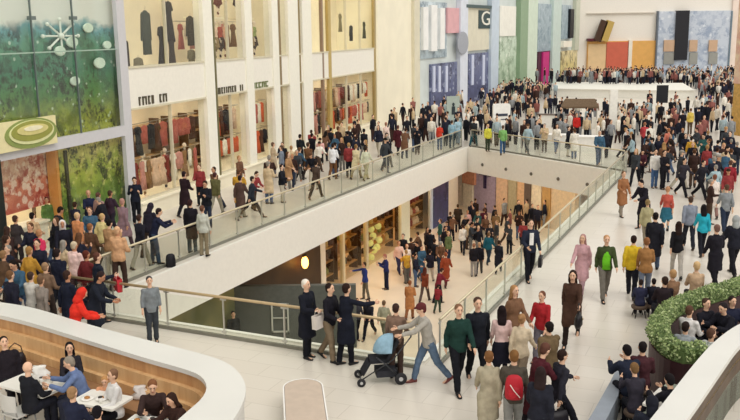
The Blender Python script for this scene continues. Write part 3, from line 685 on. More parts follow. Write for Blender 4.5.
# mural z range
zb = beam[0]; zt = ZT
mb = MB(); PF.box(mb, sL, s_post+.25, zb, zt, -.42, -.37)
f = lambda y: (PF.hit(60, y, -.37)[1]-zb)/(zt-zb)
tag(mb.build('forest_mural', muralmat('mural', [(0, 'a8ae44'), (f(118), '8c9a40'), (f(95), '4c8048'), (f(70), '3a7e5e'), (f(45), '5a9478'), (f(28), '66a0a8'), (f(20), 'dfe3dc'), (1, 'e2e2dc')], nsc=1.6, cutz=f(19), amt=.12, thr=.2, dark='1c2a20')),
    'tall green and teal forest picture filling the upper glass of the corner shop', 'mural')
def disc(P_, x, y, r_, d, col, label, name, sn=16, rx=None):
    s_, z_ = P_.hit(x, y, d); m_ = MB(); m_.N = sn; c = P_.pt(s_, z_, d); rx = rx or r_
    m_.loft([(c-P_.n*.04, P_.u, ZV, rx*.9, r_*.9), (c-P_.n*.02, P_.u, ZV, rx, r_), (c+P_.n*.02, P_.u, ZV, rx, r_), (c+P_.n*.04, P_.u, ZV, rx*.9, r_*.9)])
    o = m_.build(name, mat(col, .5)); tag(o, label, name.split('_')[-1]); return o
for x, y, r_, wh in ((72, 42, .19, 'larger one beside the starburst'), (60, 51, .17, 'under the starburst'), (99.5, 63, .2, 'lowest near the grey post'), (107, 45, .15, 'nearest the grey post'), (75, 81, .16, 'in front of the dark tree'), (88, 28, .17, 'highest of the pale discs')):
    disc(PF, x, y, r_, -.25, 'd3e6d6', 'pale round disc ornament %s in the forest window' % wh, 'disc_ornament', rx=r_*1.7)
s_, z_ = PF.hit(61, 36, -.25); mb = MB(); c = PF.pt(s_, z_, -.25)
for q in range(8):
    a = q*math.pi/4; dv = PF.u*math.cos(a)*1.7+ZV*math.sin(a); mb.tube([c+dv*.12, c+dv*.5], .035, 6); mb.ell(c+dv*.56, (.07, .07, .07))
mb.ell(c, (.12, .12, .12)); tag(mb.build('starburst_ornament', mat('e8efe6', .4)), 'white eight pointed starburst ornament hanging in the forest window', 'ornament')
# yellow board sign with green oval emblem
r = MB(); PF.pbox(r, -6, 119.5, 57, 149, .1, .2); 
o = r.build('board_sign', mat('e9dfae', .5, var=.04)); tag(o, 'pale yellow board sign with a green oval emblem above the grey beam', 'sign')
s_, z_ = PF.hit(32, 133, .22)
for q, (rx, rz_, cc, dd) in enumerate(((1.25, .48, '8d9b58', .21), (1.08, .38, 'dfe0a8', .235), (1.0, .32, '9a9c4c', .25), (.75, .17, 'd9cf8a', .27), (.45, .08, 'f0e9c8', .29))):
    m_ = MB(); m_.N = 28; c = PF.pt(s_, z_+.04*q, dd); m_.loft([(c-PF.n*.02, PF.u, ZV, rx, rz_), (c+PF.n*.015, PF.u, ZV, rx, rz_)]); m_.build('emblem_ring', mat(cc, .5), o)
# interior under the beam
zc = beam[1]
mb = MB(); PF.pbox(mb, 2, 150, 56, 209, -.95, -.85); tag(mb.build('patterned_panel', muralmat('redpat', [(0, 'b9604e'), (.4, 'd98a70'), (.6, 'e6c9b0'), (1, 'e0a890')], spot='f6eee0', sc=2.6, dark='a63a30', thr=.5, nsc=2.5, amt=1.0)), 'red and white patterned wall panel inside the corner shop', 'panel')
mb = MB(); PF.pbox(mb, 57, 150, 66, 196, -.8, -.4, 0); tag(mb.build('orange_pillar', mat('d99a55', .5)), 'narrow orange pillar between the red panel and the green display', 'pillar')
mb = MB(); PF.pbox(mb, 66.5, 150, 69, 196, -.6, -.3, 0); tag(mb.build('dark_pillar', mat('3a3a2c', .5)), 'thin dark upright beside the orange pillar in the corner shop', 'pillar')
mb = MB(); PF.box(mb, S(69, 170), s_post+.25, 0, zc, -.42, -.37); tag(mb.build('foliage_display', muralmat('leafpat', [(0, '4e7a38'), (.4, '6f8c3a'), (.7, 'a3b04a'), (1, 'c9bc70')], spot='e8e090', sc=2.6, dark='26301f', thr=.3, nsc=1.5, amt=.9)), 'yellow green foliage picture under the grey beam beside the post', 'mural')
mb = MB(); PF.pbox(mb, -3, 160, 4.5, 240, .0, .2, 0); tag(mb.build('dark_pillar', mat('1d2422', .5)), 'black upright at the far left edge of the corner shop', 'pillar')
cpt = PF.pt((S(5, 170)+sR)/2, zc-.05, -1.9); fill_panel(cpt, (9, 1.6), aF, 4.5, 'fff0d8', 'added long warm fill panel inside the corner shop', None)  # added fill for the dark corner shop interior
mb = MB(); PF.box(mb, sL, sR, zc-.0, zc+.15, -3, -.45); tag(mb.build('ceiling', cream), kind='structure')
mb = MB(); PF.box(mb, S(6, 190), S(52, 190), 0, .95, -.8, -.3); PF.box(mb, S(5, 190), S(53, 190), .95, 1.02, -.85, -.22); tag(mb.build('display_counter', mat('e8e0cc', .5)), 'white counter below the red patterned panel in the corner shop', 'counter')
# ------------------------------------------------------------------ far left facade
PG = Plane((3.98, 74.79), (32, 132))
def gw(x0, y0, x1, y1, c, d0=0, d1=.3, zmin=None, P_=None): m_ = MB(); (P_ or PG).pbox(m_, x0, y0, x1, y1, d0, d1, zmin); return m_, mat(c, .5, var=.04, scale=1.5)
mb = MB(); PG.box(mb, -.5, PG.L, 0, 15, -2, 0); tag(mb.build('wall_left', mat('cdd5d4', .5, var=.08, scale=.5)), kind='structure')
GT = [  # name, label, rect, colour, depth, to ground?
 ('shop_pillar', 'cream edge pillar where the blank wall meets the blue shop', (414.5, -20, 420, 100), 'dcd6c0', .5, 1),
 ('backing_panel', 'pale blue panel behind the white banners of the blue shop', (420, 2, 447, 58), 'b9c8d0', .12, 0),
 ('banner', 'leftmost tall white banner of the blue shop', (423.5, 7, 428.5, 50), 'eeeeec', .4, 0),
 ('banner', 'middle tall white banner of the blue shop', (431.5, 5, 437.5, 51), 'eeeeec', .4, 0),
 ('banner', 'tall white banner next to the pink panel', (440.5, 8, 445, 49), 'eeeeec', .4, 0),
 ('pink_panel', 'soft pink poster panel high in the blue shop', (447.5, 8, 460, 33), 'dba9ae', .3, 0),
 ('shop_pillar', 'pale lavender pillar carrying the grey oval', (460.5, -15, 468, 95), 'd7dce8', .45, 1),
 ('cream_panel', 'cream wall panel behind the dark letter sign', (468, 8, 492, 50), 'd9d4c0', .25, 0),
 ('sign_lintel', 'thin dark lintel above the letter sign', (467, 5, 492, 8), '44585a', .5, 0),
 ('blue_display', 'dark blue shop display right of the oval pillar', (468.5, 53, 490, 92), '464a78', .2, 1),
 ('blue_display', 'dark blue shop display under the white banners', (431, 63, 457, 98), '4a4f80', .2, 1),
 ('shop_pillar', 'pale blue pillar right of the dark letter sign', (491.5, -15, 499, 90), 'c3d0de', .5, 1),
 ('glass_front', 'pale green glass shop front between two pillars', (499.5, 36, 520, 90), 'bfd3be', .15, 1),
 ('white_panel', 'plain white panel above the pale green shop front', (500, 6, 516, 36), 'ebe9e0', .3, 0),
 ('shop_pillar', 'mossy green pillar of the far left row', (520.5, -15, 528, 84), '8da588', .6, 1),
 ('shop_pillar', 'wide pale green pillar beside the mossy one', (528, -15, 537.5, 82), 'cfddcc', .5, 1),
 ('blue_panel', 'blue grey hanging panel over the pink curtain', (538, 4, 553, 51), '9db0ba', .25, 0),
 ('dark_doorway', 'dark maroon doorway around the pink curtain', (538, 51, 553, 82), '4e2039', .2, 1),
 ('pink_curtain', 'bright pink curtain strip in the maroon doorway', (543, 52, 549, 81), 'c42d7d', .4, 1),
 ('shop_pillar', 'pale teal pillar right of the pink curtain', (553, -15, 561, 80), 'c8d8d2', .5, 1),
 ('blue_panel', 'pale blue panel behind the vertical black sign', (562, 5, 571, 39), 'b7c5ce', .25, 0),
 ('hanging_sign', 'narrow vertical black sign high on the pale blue panel', (570.5, 9, 574, 38), '1e2026', .6, 0),
 ('round_lamp_box', 'small white lit box under the vertical black sign', (564, 41, 572, 47), 'f4efe0', .6, 0),
 ('yellow_shop_front', 'yellow shop front at the far end of the left row', (561, 50, 586, 80), 'd9ca88', .3, 1),
 ('shop_pillar', 'grey cream pillar at the end of the left row', (576, -15, 580, 50), 'c9cdbb', .5, 0),
 ('shop_pillar', 'last cream pillar of the left row beside the white end wall', (581.5, -15, 587, 60), 'd2d4c6', .5, 0)]
def front(P_, x, lb):
    r_ = empty('store', P_.pt(P_.hit(x, 60)[0], 0, 0)); tag(r_, lb, 'store'); return r_
def under(o, r_):
    o.parent = r_; o.matrix_parent_inverse = Matrix.Translation(-r_.location); return o
GR = [(468, front(PG, 440, 'blue and white shop front with tall banners and a grey oval')), (499.6, front(PG, 480, 'shop front with cream wall and a square dark letter sign')),
      (537.6, front(PG, 515, 'pale green glass shop front with mossy and pale pillars')), (561.2, front(PG, 545, 'narrow shop front with blue grey panel over a pink curtain')),
      (600, front(PG, 570, 'yellow shop front with vertical black sign at the end of the left row'))]
PATT = dict(blue_display=muralmat('bluedisp', [(0, '4c5174'), (.5, '5d6488'), (1, '747c9c')], spot='c9cfe2', sc=1.1, dark='2c3050', thr=.3), glass_front=muralmat('greenfront', [(0, 'a8b89c'), (.5, 'bccfb8'), (1, 'd2dfd0')], spot='eef0e4', sc=.8, dark='7c9478', thr=.3),
  backing_panel=muralmat('blueback', [(0, 'a8b8c0'), (.5, 'bccad2'), (1, 'ccd8de')], spot='eef2f4', sc=.7, dark='7c8c98', thr=.3), yellow_shop_front=muralmat('yelfront', [(0, 'b8a468'), (.5, 'd8ca8c'), (1, 'e8dcb0')], spot='f4ecd0', sc=.8, dark='6c6244', thr=.3), blue_panel=muralmat('bluepan', [(0, '98abb5'), (1, 'adbdc6')], spot='c8d4da', sc=1.2, dark='7c92a0', thr=.3))
def groot(x):
    for lim, r_ in GR:
        if x < lim: return r_
    return GR[-1][1]
for nm, lb, (x0, y0, x1, y1), c, d, g in GT:
    m_, mm = gw(x0, y0, x1, y1, c, 0.02, d, 0 if g else None)
    if nm in PATT: mm = PATT[nm]
    o = under(m_.build(nm, mm), groot((x0+x1)/2)); o['label'] = lb
for x, y0, y1 in ((434.5, 66, 92), (440, 66, 92), (447, 66, 92), (473, 55, 85), (484, 55, 85)):
    m_ = MB(); PG.pbox(m_, x-1, y0, x+1, y1, .2, .32, None); under(m_.build('light_strip', mat('ccd3ea', .4)), groot(x))
o = disc(PG, 463, 43, 1.05, .6, 'a0a4ae', 'large grey oval disc', 'oval_sign', 28, 1.5); del o['category']; under(o, GR[0][1])
s_, z_ = PG.hit(485.5, 19, .3); mb = MB(); PG.pbox(mb, 479, 10.5, 491, 28.5, .25, .32); o = mb.build('letter_sign', mat('2f4548', .5)); under(o, GR[1][1])
mb = MB(); M = Matrix.Translation(PG.pt(s_, z_, .33)) @ PG.basis().to_4x4() @ Matrix.Diagonal((2.1, 1, 1, 1)); text_into(mb, 'G', 2.0, .03, M); mb.build('letter', mat('e8e6da', .5), o)
# ------------------------------------------------------------------ end wall
PE = Plane((29, 128.0), (85, 128.0))
mb = MB(); PE.box(mb, -3, 60, 0, 16, -2, 0); tag(mb.build('wall_end', mat('eee8df', .6, var=.02)), kind='structure')
ER = [front(PE, 620, 'orange and red shop front at the foot of the white end wall'), front(PE, 695, 'pale blue patterned shop front with small tan windows at upper right')]; ER[0].location.z = 0
ET = [
 ('orange_shop_front', 'long orange shop front at the foot of the white end wall', (587, 41, 655, 80), 'e2ad62', .3, 1),
 ('red_panel', 'red panel in the middle of the orange shop front', (606.5, 42, 628, 66), 'cf6a54', .5, 1),
 ('white_pier', 'thin white pier right of the red panel', (628.5, 40, 632, 70), 'efe8da', .6, 1),
 ('pale_panel', 'pale peach panel at the left end of the orange front', (588, 44, 606, 66), 'e6c79a', .4, 1),
 ('maroon_ledge', 'thin maroon ledge under the slanting brown sign', (588, 38.5, 599, 41), '5e2430', .9, 0),
 ('wall_ledge', 'thin horizontal ledge high on the white end wall', (587, 12.5, 655, 13.4), 'd8d0c4', .3, 0),
 ('patterned_wall_panel', 'large pale blue patterned panel at upper right', (657, 11, 730, 80), 'c5cedb', .5, 1),
 ('black_banner', 'tall black banner on the pale blue patterned panel', (675.5, 10.5, 688.5, 60), '26262c', .8, 0),
 ('brown_window', 'tan window left of the black banner', (664, 40, 674.5, 51.5), 'c8a88c', .7, 0),
 ('brown_window', 'tan window right of the black banner', (689.5, 40, 697.5, 51.5), 'c8a88c', .7, 0),
 ('brown_window', 'tan window further right on the blue panel', (709, 40, 717.5, 51.5), 'c8a88c', .7, 0),
 ('grey_window', 'grey window under the tan one left of the banner', (664, 52.5, 674.5, 64), '9a9a94', .7, 0),
 ('grey_window', 'grey window under the tan one right of the banner', (689.5, 52.5, 697.5, 64), '9a9a94', .7, 0),
 ('grey_window', 'grey window under the rightmost tan one', (709, 52.5, 717.5, 64), '9a9a94', .7, 0),
 ('panel_edge', 'dark left edge strip of the pale blue panel', (656.2, 11, 657.6, 78), '6c7480', .6, 1),
 ('panel_edge', 'dark right edge strip of the pale blue panel', (729.2, 11, 730.8, 78), '6c7f8c', .6, 1),
 ('pink_wall_panel', 'pinkish wall strip right of the pale blue panel', (731, -10, 746, 80), 'ead9cd', .3, 1)]
for nm, lb, (x0, y0, x1, y1), c, d, g in ET:
    m_, mm = gw(x0, y0, x1, y1, c, 0, d, 0 if g else None, PE)
    if nm == 'patterned_wall_panel':
        mm = muralmat('bluepat', [(0, 'c2ccda'), (1, 'c6cedb')], spot='e8ecf2', sc=.9, dark='93a2bb', thr=.28)
    o = m_.build(nm, mm)
    if nm in ('black_banner', 'wall_ledge', 'maroon_ledge'): tag(o, lb, nm.split('_')[-1])
    else: under(o, ER[0] if x0 < 640 else ER[1]); o['label'] = lb
def slant(x0, y0, x1, y1, w, c, lb):
    a = PE.hit(x0, y0, 1); b = PE.hit(x1, y1, 1); p = PE.pt(a[0], a[1], .8); q = PE.pt(b[0], b[1], .8); dv = (q-p); L = dv.length; dv.normalize()
    m_ = MB(); m_.obox((p+q)/2, dv, PE.n, dv.cross(PE.n), L, .5, w); tag(m_.build('slanting_sign', mat(c, .5)), lb, 'sign')
slant(597.5, 41, 605, 20.5, 1.0, '4a3325', 'slanting dark brown slab sign leaning on the white end wall')
slant(604, 41, 611, 21, 1.1, 'c2a45c', 'slanting gold slab sign right of the dark brown one')
# right edge column
rc = at(737.5, 135); mb = MB(); mb.box((rc.x+.25, rc.y, 1.7), (.95, .95, 3.4), .3); o = mb.build('clad_column', mat('c9a05a', .5, var=.15)); 
tag(o, 'thick golden column cut by the right edge of the photo', 'column')
mb = MB(); mb.box((rc.x+.25, rc.y, 8), (1.0, 1.0, 9.2), .3); mb.build('upper_cladding', mat('e6d2b4', .5, second='d8a898', scale=2), o)
# stage
pts = [at(552, 97), at(600, 98), at(650, 99), at(695, 99)]; bk = [p+V(3, 12, 0) for p in pts]
mb = MB(); mb.strip(pts, bk, 0, .85); o = mb.build('stage_platform', mat('ebe9e0', .5, var=.03)); tag(o, 'long low white stage platform among the far crowd', 'stage')
m2 = MB(); m2.strip([p+V(-.1, -.15, 0) for p in pts], [p+V(.1, .3, 0) for p in pts], .85, .93); m2.build('edge_strip', mat('f2f0e8', .5), o)
tp = at(612, 137); mb = MB(); mb.box((tp.x, tp.y, 1.55), (.5, .3, 3.1), -.1); mb.box((tp.x, tp.y, .04), (.8, .6, .08), -.1); tag(mb.build('totem', mat('f3f1ea', .4)), 'tall plain white totem pillar near the far right corner of the opening', 'totem')
tp = at(661, 118); r = empty('board_stand', tp, -.1); q = MB(); q.box((0, 0, 1.9), (.9, .06, 1.4)); q.build('board', mat('22242a', .5), r); q = MB(); q.tube([(0, .05, 0), (0, .05, 1.4)], .03); q.box((0, 0.05, .02), (.6, .5, .04)); q.build('pole', mat('3c3e44', .4), r)
tag(r, 'black upright board on a pole in front of the white stage', 'board')
tp = at(501, 137); r = empty('information_totem', tp, .25); q = MB(); w = .62
poly = [(-w, 0)]+[(-w+.18*(1-math.cos(t)), 2.25-.18+.18*math.sin(t)) for t in (0, .5, 1.0, 1.57)]+[(w-.18*(1-math.cos(t)), 2.25-.18+.18*math.sin(t)) for t in (1.57, 1.0, .5, 0)]+[(w, 0)]
n = len(poly); vs = [(x, -.08, z) for x, z in poly]+[(x, .08, z) for x, z in poly]
q.add(vs, [tuple(range(n)), tuple(range(2*n-1, n-1, -1))]+[(i, n+i, n+(i+1) % n, (i+1) % n) for i in range(n)]); q.build('panel', mat('f4f3ef', .4), r)
q = MB(); q.box((0, -.095, 1.5), (.82, .03, .16)); q.box((0, -.095, 1.2), (.6, .03, .05)); q.build('text_bar', mat('3a4152', .5), r)
tag(r, 'white round cornered information totem with a dark bar behind the far railing', 'totem')
tp = at(453, 128); r = empty('poster_stand', tp, .3); q = MB(); q.box((0, 0, 1.3), (1.0, .08, 2.1)); q.build('board', mat('a9b5ae', .5), r)
q = MB(); q.ell((0, -.06, 1.75), (.1, .03, .13)); q.obox(V(0, -.06, 1.3), X1, V(0, 1, 0), ZV, .26, .05, .6); q.build('dark_figure', mat('2f3a40', .5), r); q = MB(); q.box((0, 0, .12), (.8, .3, .24)); q.build('base', mat('8a9490', .5), r)
tag(r, 'grey green poster stand with a dark figure print in the left crowd', 'poster')
# ------------------------------------------------------------------ lower level
uAB = (B-A).normalized(); nL = V(-uAB.y, uAB.x, 0); PLw = Plane(A+nL*2.0-uAB*12, B+nL*2.0+uAB*2)
LZ = -5.2
def lowface(x0, x1, z0, z1, c, d0, d1, P_=None, ys=250, rough=.5, emit=0):
    P_ = P_ or PLw; m_ = MB(); P_.box(m_, P_.hit(x0, ys, d1)[0], P_.hit(x1, ys, d1)[0], z0, z1, d0, d1); return m_
mb = MB(); PLw.box(mb, 0, PLw.hit(452, 210)[0], LZ, -1.45, -2.6, -2.4); tag(mb.build('wall_lower_left', mat('d8b070', .5, second='8a6a3a', scale=1.5)), kind='structure')
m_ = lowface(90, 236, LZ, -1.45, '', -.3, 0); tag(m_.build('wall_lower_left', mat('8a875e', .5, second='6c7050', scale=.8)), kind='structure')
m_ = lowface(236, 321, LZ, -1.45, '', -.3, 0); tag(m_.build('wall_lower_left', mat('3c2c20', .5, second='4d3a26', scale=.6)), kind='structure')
for i, (x0, x1, c) in enumerate(((321, 325.5, 'e6ddcc'), (343, 345, 'd8cba8'), (366.5, 368.5, 'd6c9a4'), (401.5, 410, 'dfe0cc'), (431, 434, 'c8d4e8'), (448.5, 458, 'e8dfcf'))):
    m_ = lowface(x0, x1, LZ, -1.45, c, -.15, .04, ys=250-i*9); tag(m_.build('trim_%d' % (30+i), mat(c, .4)), kind='structure')
lb = [(325.5, 343), (345, 366.5), (368.5, 401.5), (410, 431)]
for i, (x0, x1) in enumerate(lb):
    m_ = lowface(x0, x1, LZ+.1, -1.5, '', -.05, -.03, ys=245-i*8); tag(m_.build('window_%d' % (30+i), glassmat('f6f4ea', .08, 'glass3')), kind='structure')
    s0 = PLw.hit(x0, 245-i*8)[0]; s1 = PLw.hit(x1, 245-i*8)[0]
    nm = ['leftmost', 'second', 'third', 'fourth'][i]
    r = empty('display_shelf', PLw.pt((s0+s1)/2, LZ, -.75), math.atan2(PLw.u.y, PLw.u.x)); L = max(.5, s1-s0-.2)
    for z in (.5, 1.2, 1.9, 2.6): q = MB(); q.box((0, 0, z), (L, .5, .06)); q.build('shelf_board', woodmat('9a6f3c', 'c49a5a', 'shelf2'), r)
    for x in (-L/2, L/2): q = MB(); q.box((x, 0, 1.6), (.06, .5, 3.1)); q.build('upright', mat('4a3520', .5), r)
    tag(r, 'brown goods shelves in the %s lower level shop window' % nm, 'shelf')
    for z in (.5, 1.2, 1.9, 2.6):
        n = int(L/.55)
        for j in range(n):
            c = rn.choice([('b8863c', 'amber'), ('5a3a1e', 'brown'), ('d8c080', 'yellow'), ('3a2c22', 'dark'), ('8f9a4a', 'olive')] if i < 3 else [('b0505a', 'red'), ('e8dcd0', 'white'), ('8a3a48', 'wine')])
            h = rn.uniform(.25, .5); q = MB(); q.N = 10; a_ = -L/2+.25+j*.55
            q.loft([(V(0, 0, 0), X1, V(0, 1, 0), .15, .12), (V(0, 0, h*.6), X1, V(0, 1, 0), .17, .13), (V(0, 0, h*.85), X1, V(0, 1, 0), .08, .07), (V(0, 0, h), X1, V(0, 1, 0), .07, .06)])
            p = r.matrix_basis @ V(a_, 0, z+.03); o = q.build('jar', mat(c[0], .4), loc=p); o.rotation_euler = r.rotation_euler
            tag(o, '%s jar on a shelf of the %s lower level shop window' % (c[1], nm), 'jar', 'jars in the %s lower window' % nm)
    fill_panel(PLw.pt((s0+s1)/2, -1.55, -1.1), ((s1-s0)*.85, 1.3), math.atan2(PLw.u.y, PLw.u.x), 7, 'ffd090', 'added amber fill panel over the %s lower level shop window' % nm, 'added lower window fill lights')  # added amber fill over the goods shelves
m_ = lowface(434, 448.5, LZ, -1.6, '', -.2, .1, ys=200); tag(m_.build('blue_display', muralmat('bluewin', [(0, '35427c'), (.5, '3c3f70'), (1, '6a5070')], spot='8f9ad8', sc=1.4, dark='1e2448', thr=.2)), 'deep blue shop display panel on the lower level', 'display')
# green-yellow globes in the third window
for q, (x, y) in enumerate(((371, 229), (373, 236), (370, 243), (374, 250), (371, 257), (378, 226), (379, 240), (377, 247))):
    s_, z_ = PLw.hit(x, y, -.6); m_ = MB(); m_.N = 14; m_.ell((0, 0, 0), (.2, .2, .2), None, 8); tag(m_.build('globe_lamp', mat('d6d68a', .4, emit=.5, key='globe'), smooth=True, loc=PLw.pt(s_, z_, -.6)), 'yellow green globe lamp in the third lower level shop window', 'lamp', 'globe lamps in the lower shop window')
# warm wall lamp in the dark alcove
s_, z_ = PLw.hit(300, 262, .1); m_ = MB(); m_.N = 14; m_.ell((0, 0, 0), (.16, .16, .28)); o = m_.build('wall_lamp', mat('ffb050', emit=9, key='amb'), smooth=True, loc=PLw.pt(s_, z_, .35)); tag(o, 'glowing amber wall lamp in the dark recess under the left walkway', 'lamp')
m_ = MB(); m_.box((0, 0, .32), (.1, .3, .08), math.atan2(PLw.n.y, PLw.n.x)); m_.build('bracket', mat('3a2c20', .4), o)
# lower back
uBC = (Cc-B).normalized(); nB = V(-uBC.y, uBC.x, 0)
nB = nB if nB.dot(ctr-B) < 0 else -nB
PB = Plane(B+nB*4.2-uBC*4, Cc+nB*4.2+uBC*14, 1)
mb = MB(); PB.box(mb, 0, PB.L, LZ, -1.45, -2.4, -2.2); tag(mb.build('wall_lower_back', mat('e8d3b4', .5, var=.08)), kind='structure')
LR = [front(PB, 480, 'bright shop front with orange sign and violet display on the lower level'), front(PB, 530, 'row of tan and amber shop panels at the back of the lower level')]
def lb_(nm, lb, x0, y0, x1, y1, c, d0, d1, g, emit=0):
    m_ = MB(); PB.pbox(m_, x0, y0, x1, y1, d0, d1, LZ if g else None); o = under(m_.build(nm, mat(c, .5, var=.1)), LR[0] if x1 < 497 else LR[1]); o['label'] = lb; return o
lb_('shop_pillar', 'cream pillar at the back corner of the lower level', 451, 166, 461, 215, 'e8dccb', -2, 0, 1)
lb_('orange_sign', 'soft orange sign over the bright doorway on the lower level', 462, 170, 474, 184, 'e0a080', -.2, .1, 0)
lb_('bright_doorway', 'bright cream doorway below the orange sign on the lower level', 463, 184, 472, 215, 'f5ecd8', -.3, 0, 1)
o = lb_('violet_display', 'violet window display with a dark letter on the lower level', 474, 172, 495, 215, 'b4a4bc', -.4, -.1, 1)
s_, z_ = PB.hit(485, 184, 0); mb = MB(); M = Matrix.Translation(PB.pt(s_, z_+.15, .02)) @ PB.basis().to_4x4() @ Matrix.Diagonal((1.3, 1, 1, 1)); text_into(mb, 'T', 1.5, .06, M); mb.build('letter', mat('33254a', .5), o)
for q, (x0, x1, c, lbn) in enumerate(((496, 507, 'e2c0a0', 'peach'), (508, 516, 'b4a888', 'olive'), (517, 524, 'e0b890', 'amber'), (524, 530, '6a5a50', 'dark brown'), (531, 541, 'f0e2c8', 'pale cream'), (542, 550, 'c49c64', 'golden brown'), (551, 575, 'd9c4a4', 'tan'))):
    lb_('front_panel', '%s shop front panel at the back of the lower level' % lbn, x0, 176, x1, 220, c, -.4+.1*(q % 2), -.05+.1*(q % 2), 1)
# fill panels added under the slab to brighten the lower level
for q in range(7):
    p = B.lerp(Cc, (q-.6)/5)+nB*2.1; fill_panel((p.x, p.y, -1.53), (1.6, .9), math.atan2(uBC.y, uBC.x), 9, 'fff0d8', 'added square fill panel under the far walkway', 'added fill panels under the far walkway')  # added fill, not a fitting of the walkway
for q in range(9):
    p = A.lerp(B, (q+.5)/9)+nL*1.0; fill_panel((p.x, p.y, -1.53), (1.4, .5), math.atan2(uAB.y, uAB.x), (9 if q > 3 else 1.5), 'ffe8c8' if q > 3 else 'ffc880', 'added slim fill panel under the left walkway', 'added fill panels under the left walkway')  # added fill, weaker towards the near end
# partition on the lower level near the camera
x0 = -5.4; mb = MB(); mb.box((-3.05, 33, -3.9), (4.9, .25, 2.6)); o = mb.build('partition_wall', mat('565a56', .5, var=.08)); tag(o, 'dark grey partition on the lower level seen through the near railing', 'partition')
q = MB()
for a_, b_, w_, h_ in ((-3.93, -3.9, .06, 1.2), (-3.3, -3.9, .06, 1.2), (-3.61, -3.33, .69, .06), (-3.61, -4.47, .69, .06), (-3.61, -3.9, .6, .04)): q.box((a_, 32.84, b_), (w_, .05, h_))
q.build('white_frame', mat('b9bcb4', .5), o)
pass
#mb = MB(); mb.box((-8.6, 32, -4.9), (4.2, 6, .5), .3); mb.box((-8.4, 32.5, -4.4), (3.2, 4, .5), .3); o = mb.build('stepped_display', mat('8f8c5a', .6, second='6d7048', scale=2)); tag(o, 'olive stepped display platform on the lower level behind the near railing', 'platform')
# ------------------------------------------------------------------ cafe parapets
def resample(P_, n):
    L = [0]
    for a, b in zip(P_, P_[1:]): L.append(L[-1]+(b-a).length)
    out = []
    for i in range(n):
        t = L[-1]*i/(n-1); k = 0
        while k < len(L)-2 and L[k+1] < t: k += 1
        f = (t-L[k])/max(1e-6, L[k+1]-L[k]); out.append(P_[k].lerp(P_[k+1], min(1, f)))
    return out
def smooth(P_, it=2):
    for _ in range(it):
        Q = [P_[0]]
        for a, b in zip(P_, P_[1:]): Q += [a.lerp(b, .25), a.lerp(b, .75)]
        Q.append(P_[-1]); P_ = Q
    return P_
def offs(P_, d):
    o = []
    for i, p in enumerate(P_):
        t = (P_[min(i+1, len(P_)-1)]-P_[max(i-1, 0)]).normalized(); o.append(p+V(t.y, -t.x, 0)*d)
    return o
ZP = 1.2
outp = smooth([at(x, y, ZP) for x, y in ((-60, 297), (-25, 299), (0, 302), (33, 307), (90, 325), (159, 343), (200, 353), (228, 362), (243, 376), (247, 392), (240, 410), (226, 430), (205, 455))])
inp = smooth([at(x, y, ZP) for x, y in ((-60, 307), (-25, 310), (0, 315), (33, 323), (90, 341), (150, 359.5), (185, 369), (201, 375), (208, 386), (203, 398), (190, 409), (172, 425), (150, 445))])
o_ = resample(outp, 60); i_ = resample(inp, 60)
WD = woodmat('b48457', 'cfa273', 'oak', (3, 3, .35)); WL = woodmat('cda070', 'e2bd8c', 'oaklight', (3, 3, .35)); WH = mat('dcdbd6', .4, var=.02, scale=1)
r = empty('parapet_counter', (0, 0, 0))
m_ = MB(); m_.strip(o_, i_, ZP-.09, ZP); m_.build('countertop', WH, r)
L_ = lambda t: [a.lerp(b, t) for a, b in zip(o_, i_)]
m_ = MB(); m_.strip(L_(.06), L_(.6), 0, ZP-.09); m_.build('outer_panel', mat('d6d4cf', .5), r)
m_ = MB(); m_.strip(L_(.6), L_(.95), 0, ZP-.09); m_.build('wood_panel', WD, r)
base = L_(.95)
tgt = at(60, 395, ZP); sgn = 1 if (offs(base, .3)[20]-tgt).length < (offs(base, -.3)[20]-tgt).length else -1; print('SGN', sgn, base[0], base[20], base[59])
m_ = MB(); m_.strip(base, offs(base, sgn*.1), 0, .88); m_.build('back_ledge', WL, r)
m_ = MB(); m_.strip(offs(base, sgn*.1), offs(base, sgn*.2), 0, .62); m_.build('lower_ledge', WL, r)
m_ = MB(); m_.strip(offs(base, sgn*.2)[:52], offs(base, sgn*.66)[:52], .36, .45); m_.build('bench_seat', mat('9a7350', .6), r)
m_ = MB(); m_.strip(offs(base, sgn*.2)[:52], offs(base, sgn*.56)[:52], 0, .36); m_.build('bench_base', mat('7d5a3c', .6), r)
tag(r, 'curved low wall with broad white top and oak bench lining the left cafe corner', 'parapet')
wdir = (i_[25]-i_[12]).normalized(); aw = math.atan2(wdir.y, wdir.x)
def table(c, sx, sy, a, label):
    t = empty('cafe_table', (c.x, c.y, 0), a); m_ = MB(); N = 6; poly = []
    for cx, cy, st in ((sx/2-.04, sy/2-.04, 0), (-sx/2+.04, sy/2-.04, 1), (-sx/2+.04, -sy/2+.04, 2), (sx/2-.04, -sy/2+.04, 3)):
        for k in range(4): b_ = (st+k/3)*math.pi/2; poly.append((cx+.04*math.cos(b_), cy+.04*math.sin(b_)))
    m_.prism(poly, .7, .74); m_.build('tabletop', mat('e9e6de', .35, var=.02), t)
    for q in (-1, 1):
        m_ = MB(); m_.box((q*sx*.28, 0, .35), (.07, .07, .68)); m_.box((q*sx*.28, 0, .02), (.1, sy*.7, .04)); m_.build('leg', mat('4a4642', .4, metal=.4), t)
    tag(t, label, 'table'); return t
tA = at(34, 384, .74); tB = at(102, 399, .74); tC = at(146, 424, .74)
TA = table(tA, 1.25, .7, aw+.1, 'larger white cafe table at the left with a crumpled white bag on it')
TB = table(tB, .95, .6, aw+.2, 'white cafe table in the middle between the blond child and the navy back')
TC = table(tC, .8, .6, aw+.3, 'small white cafe table at the bottom near the bench corner')
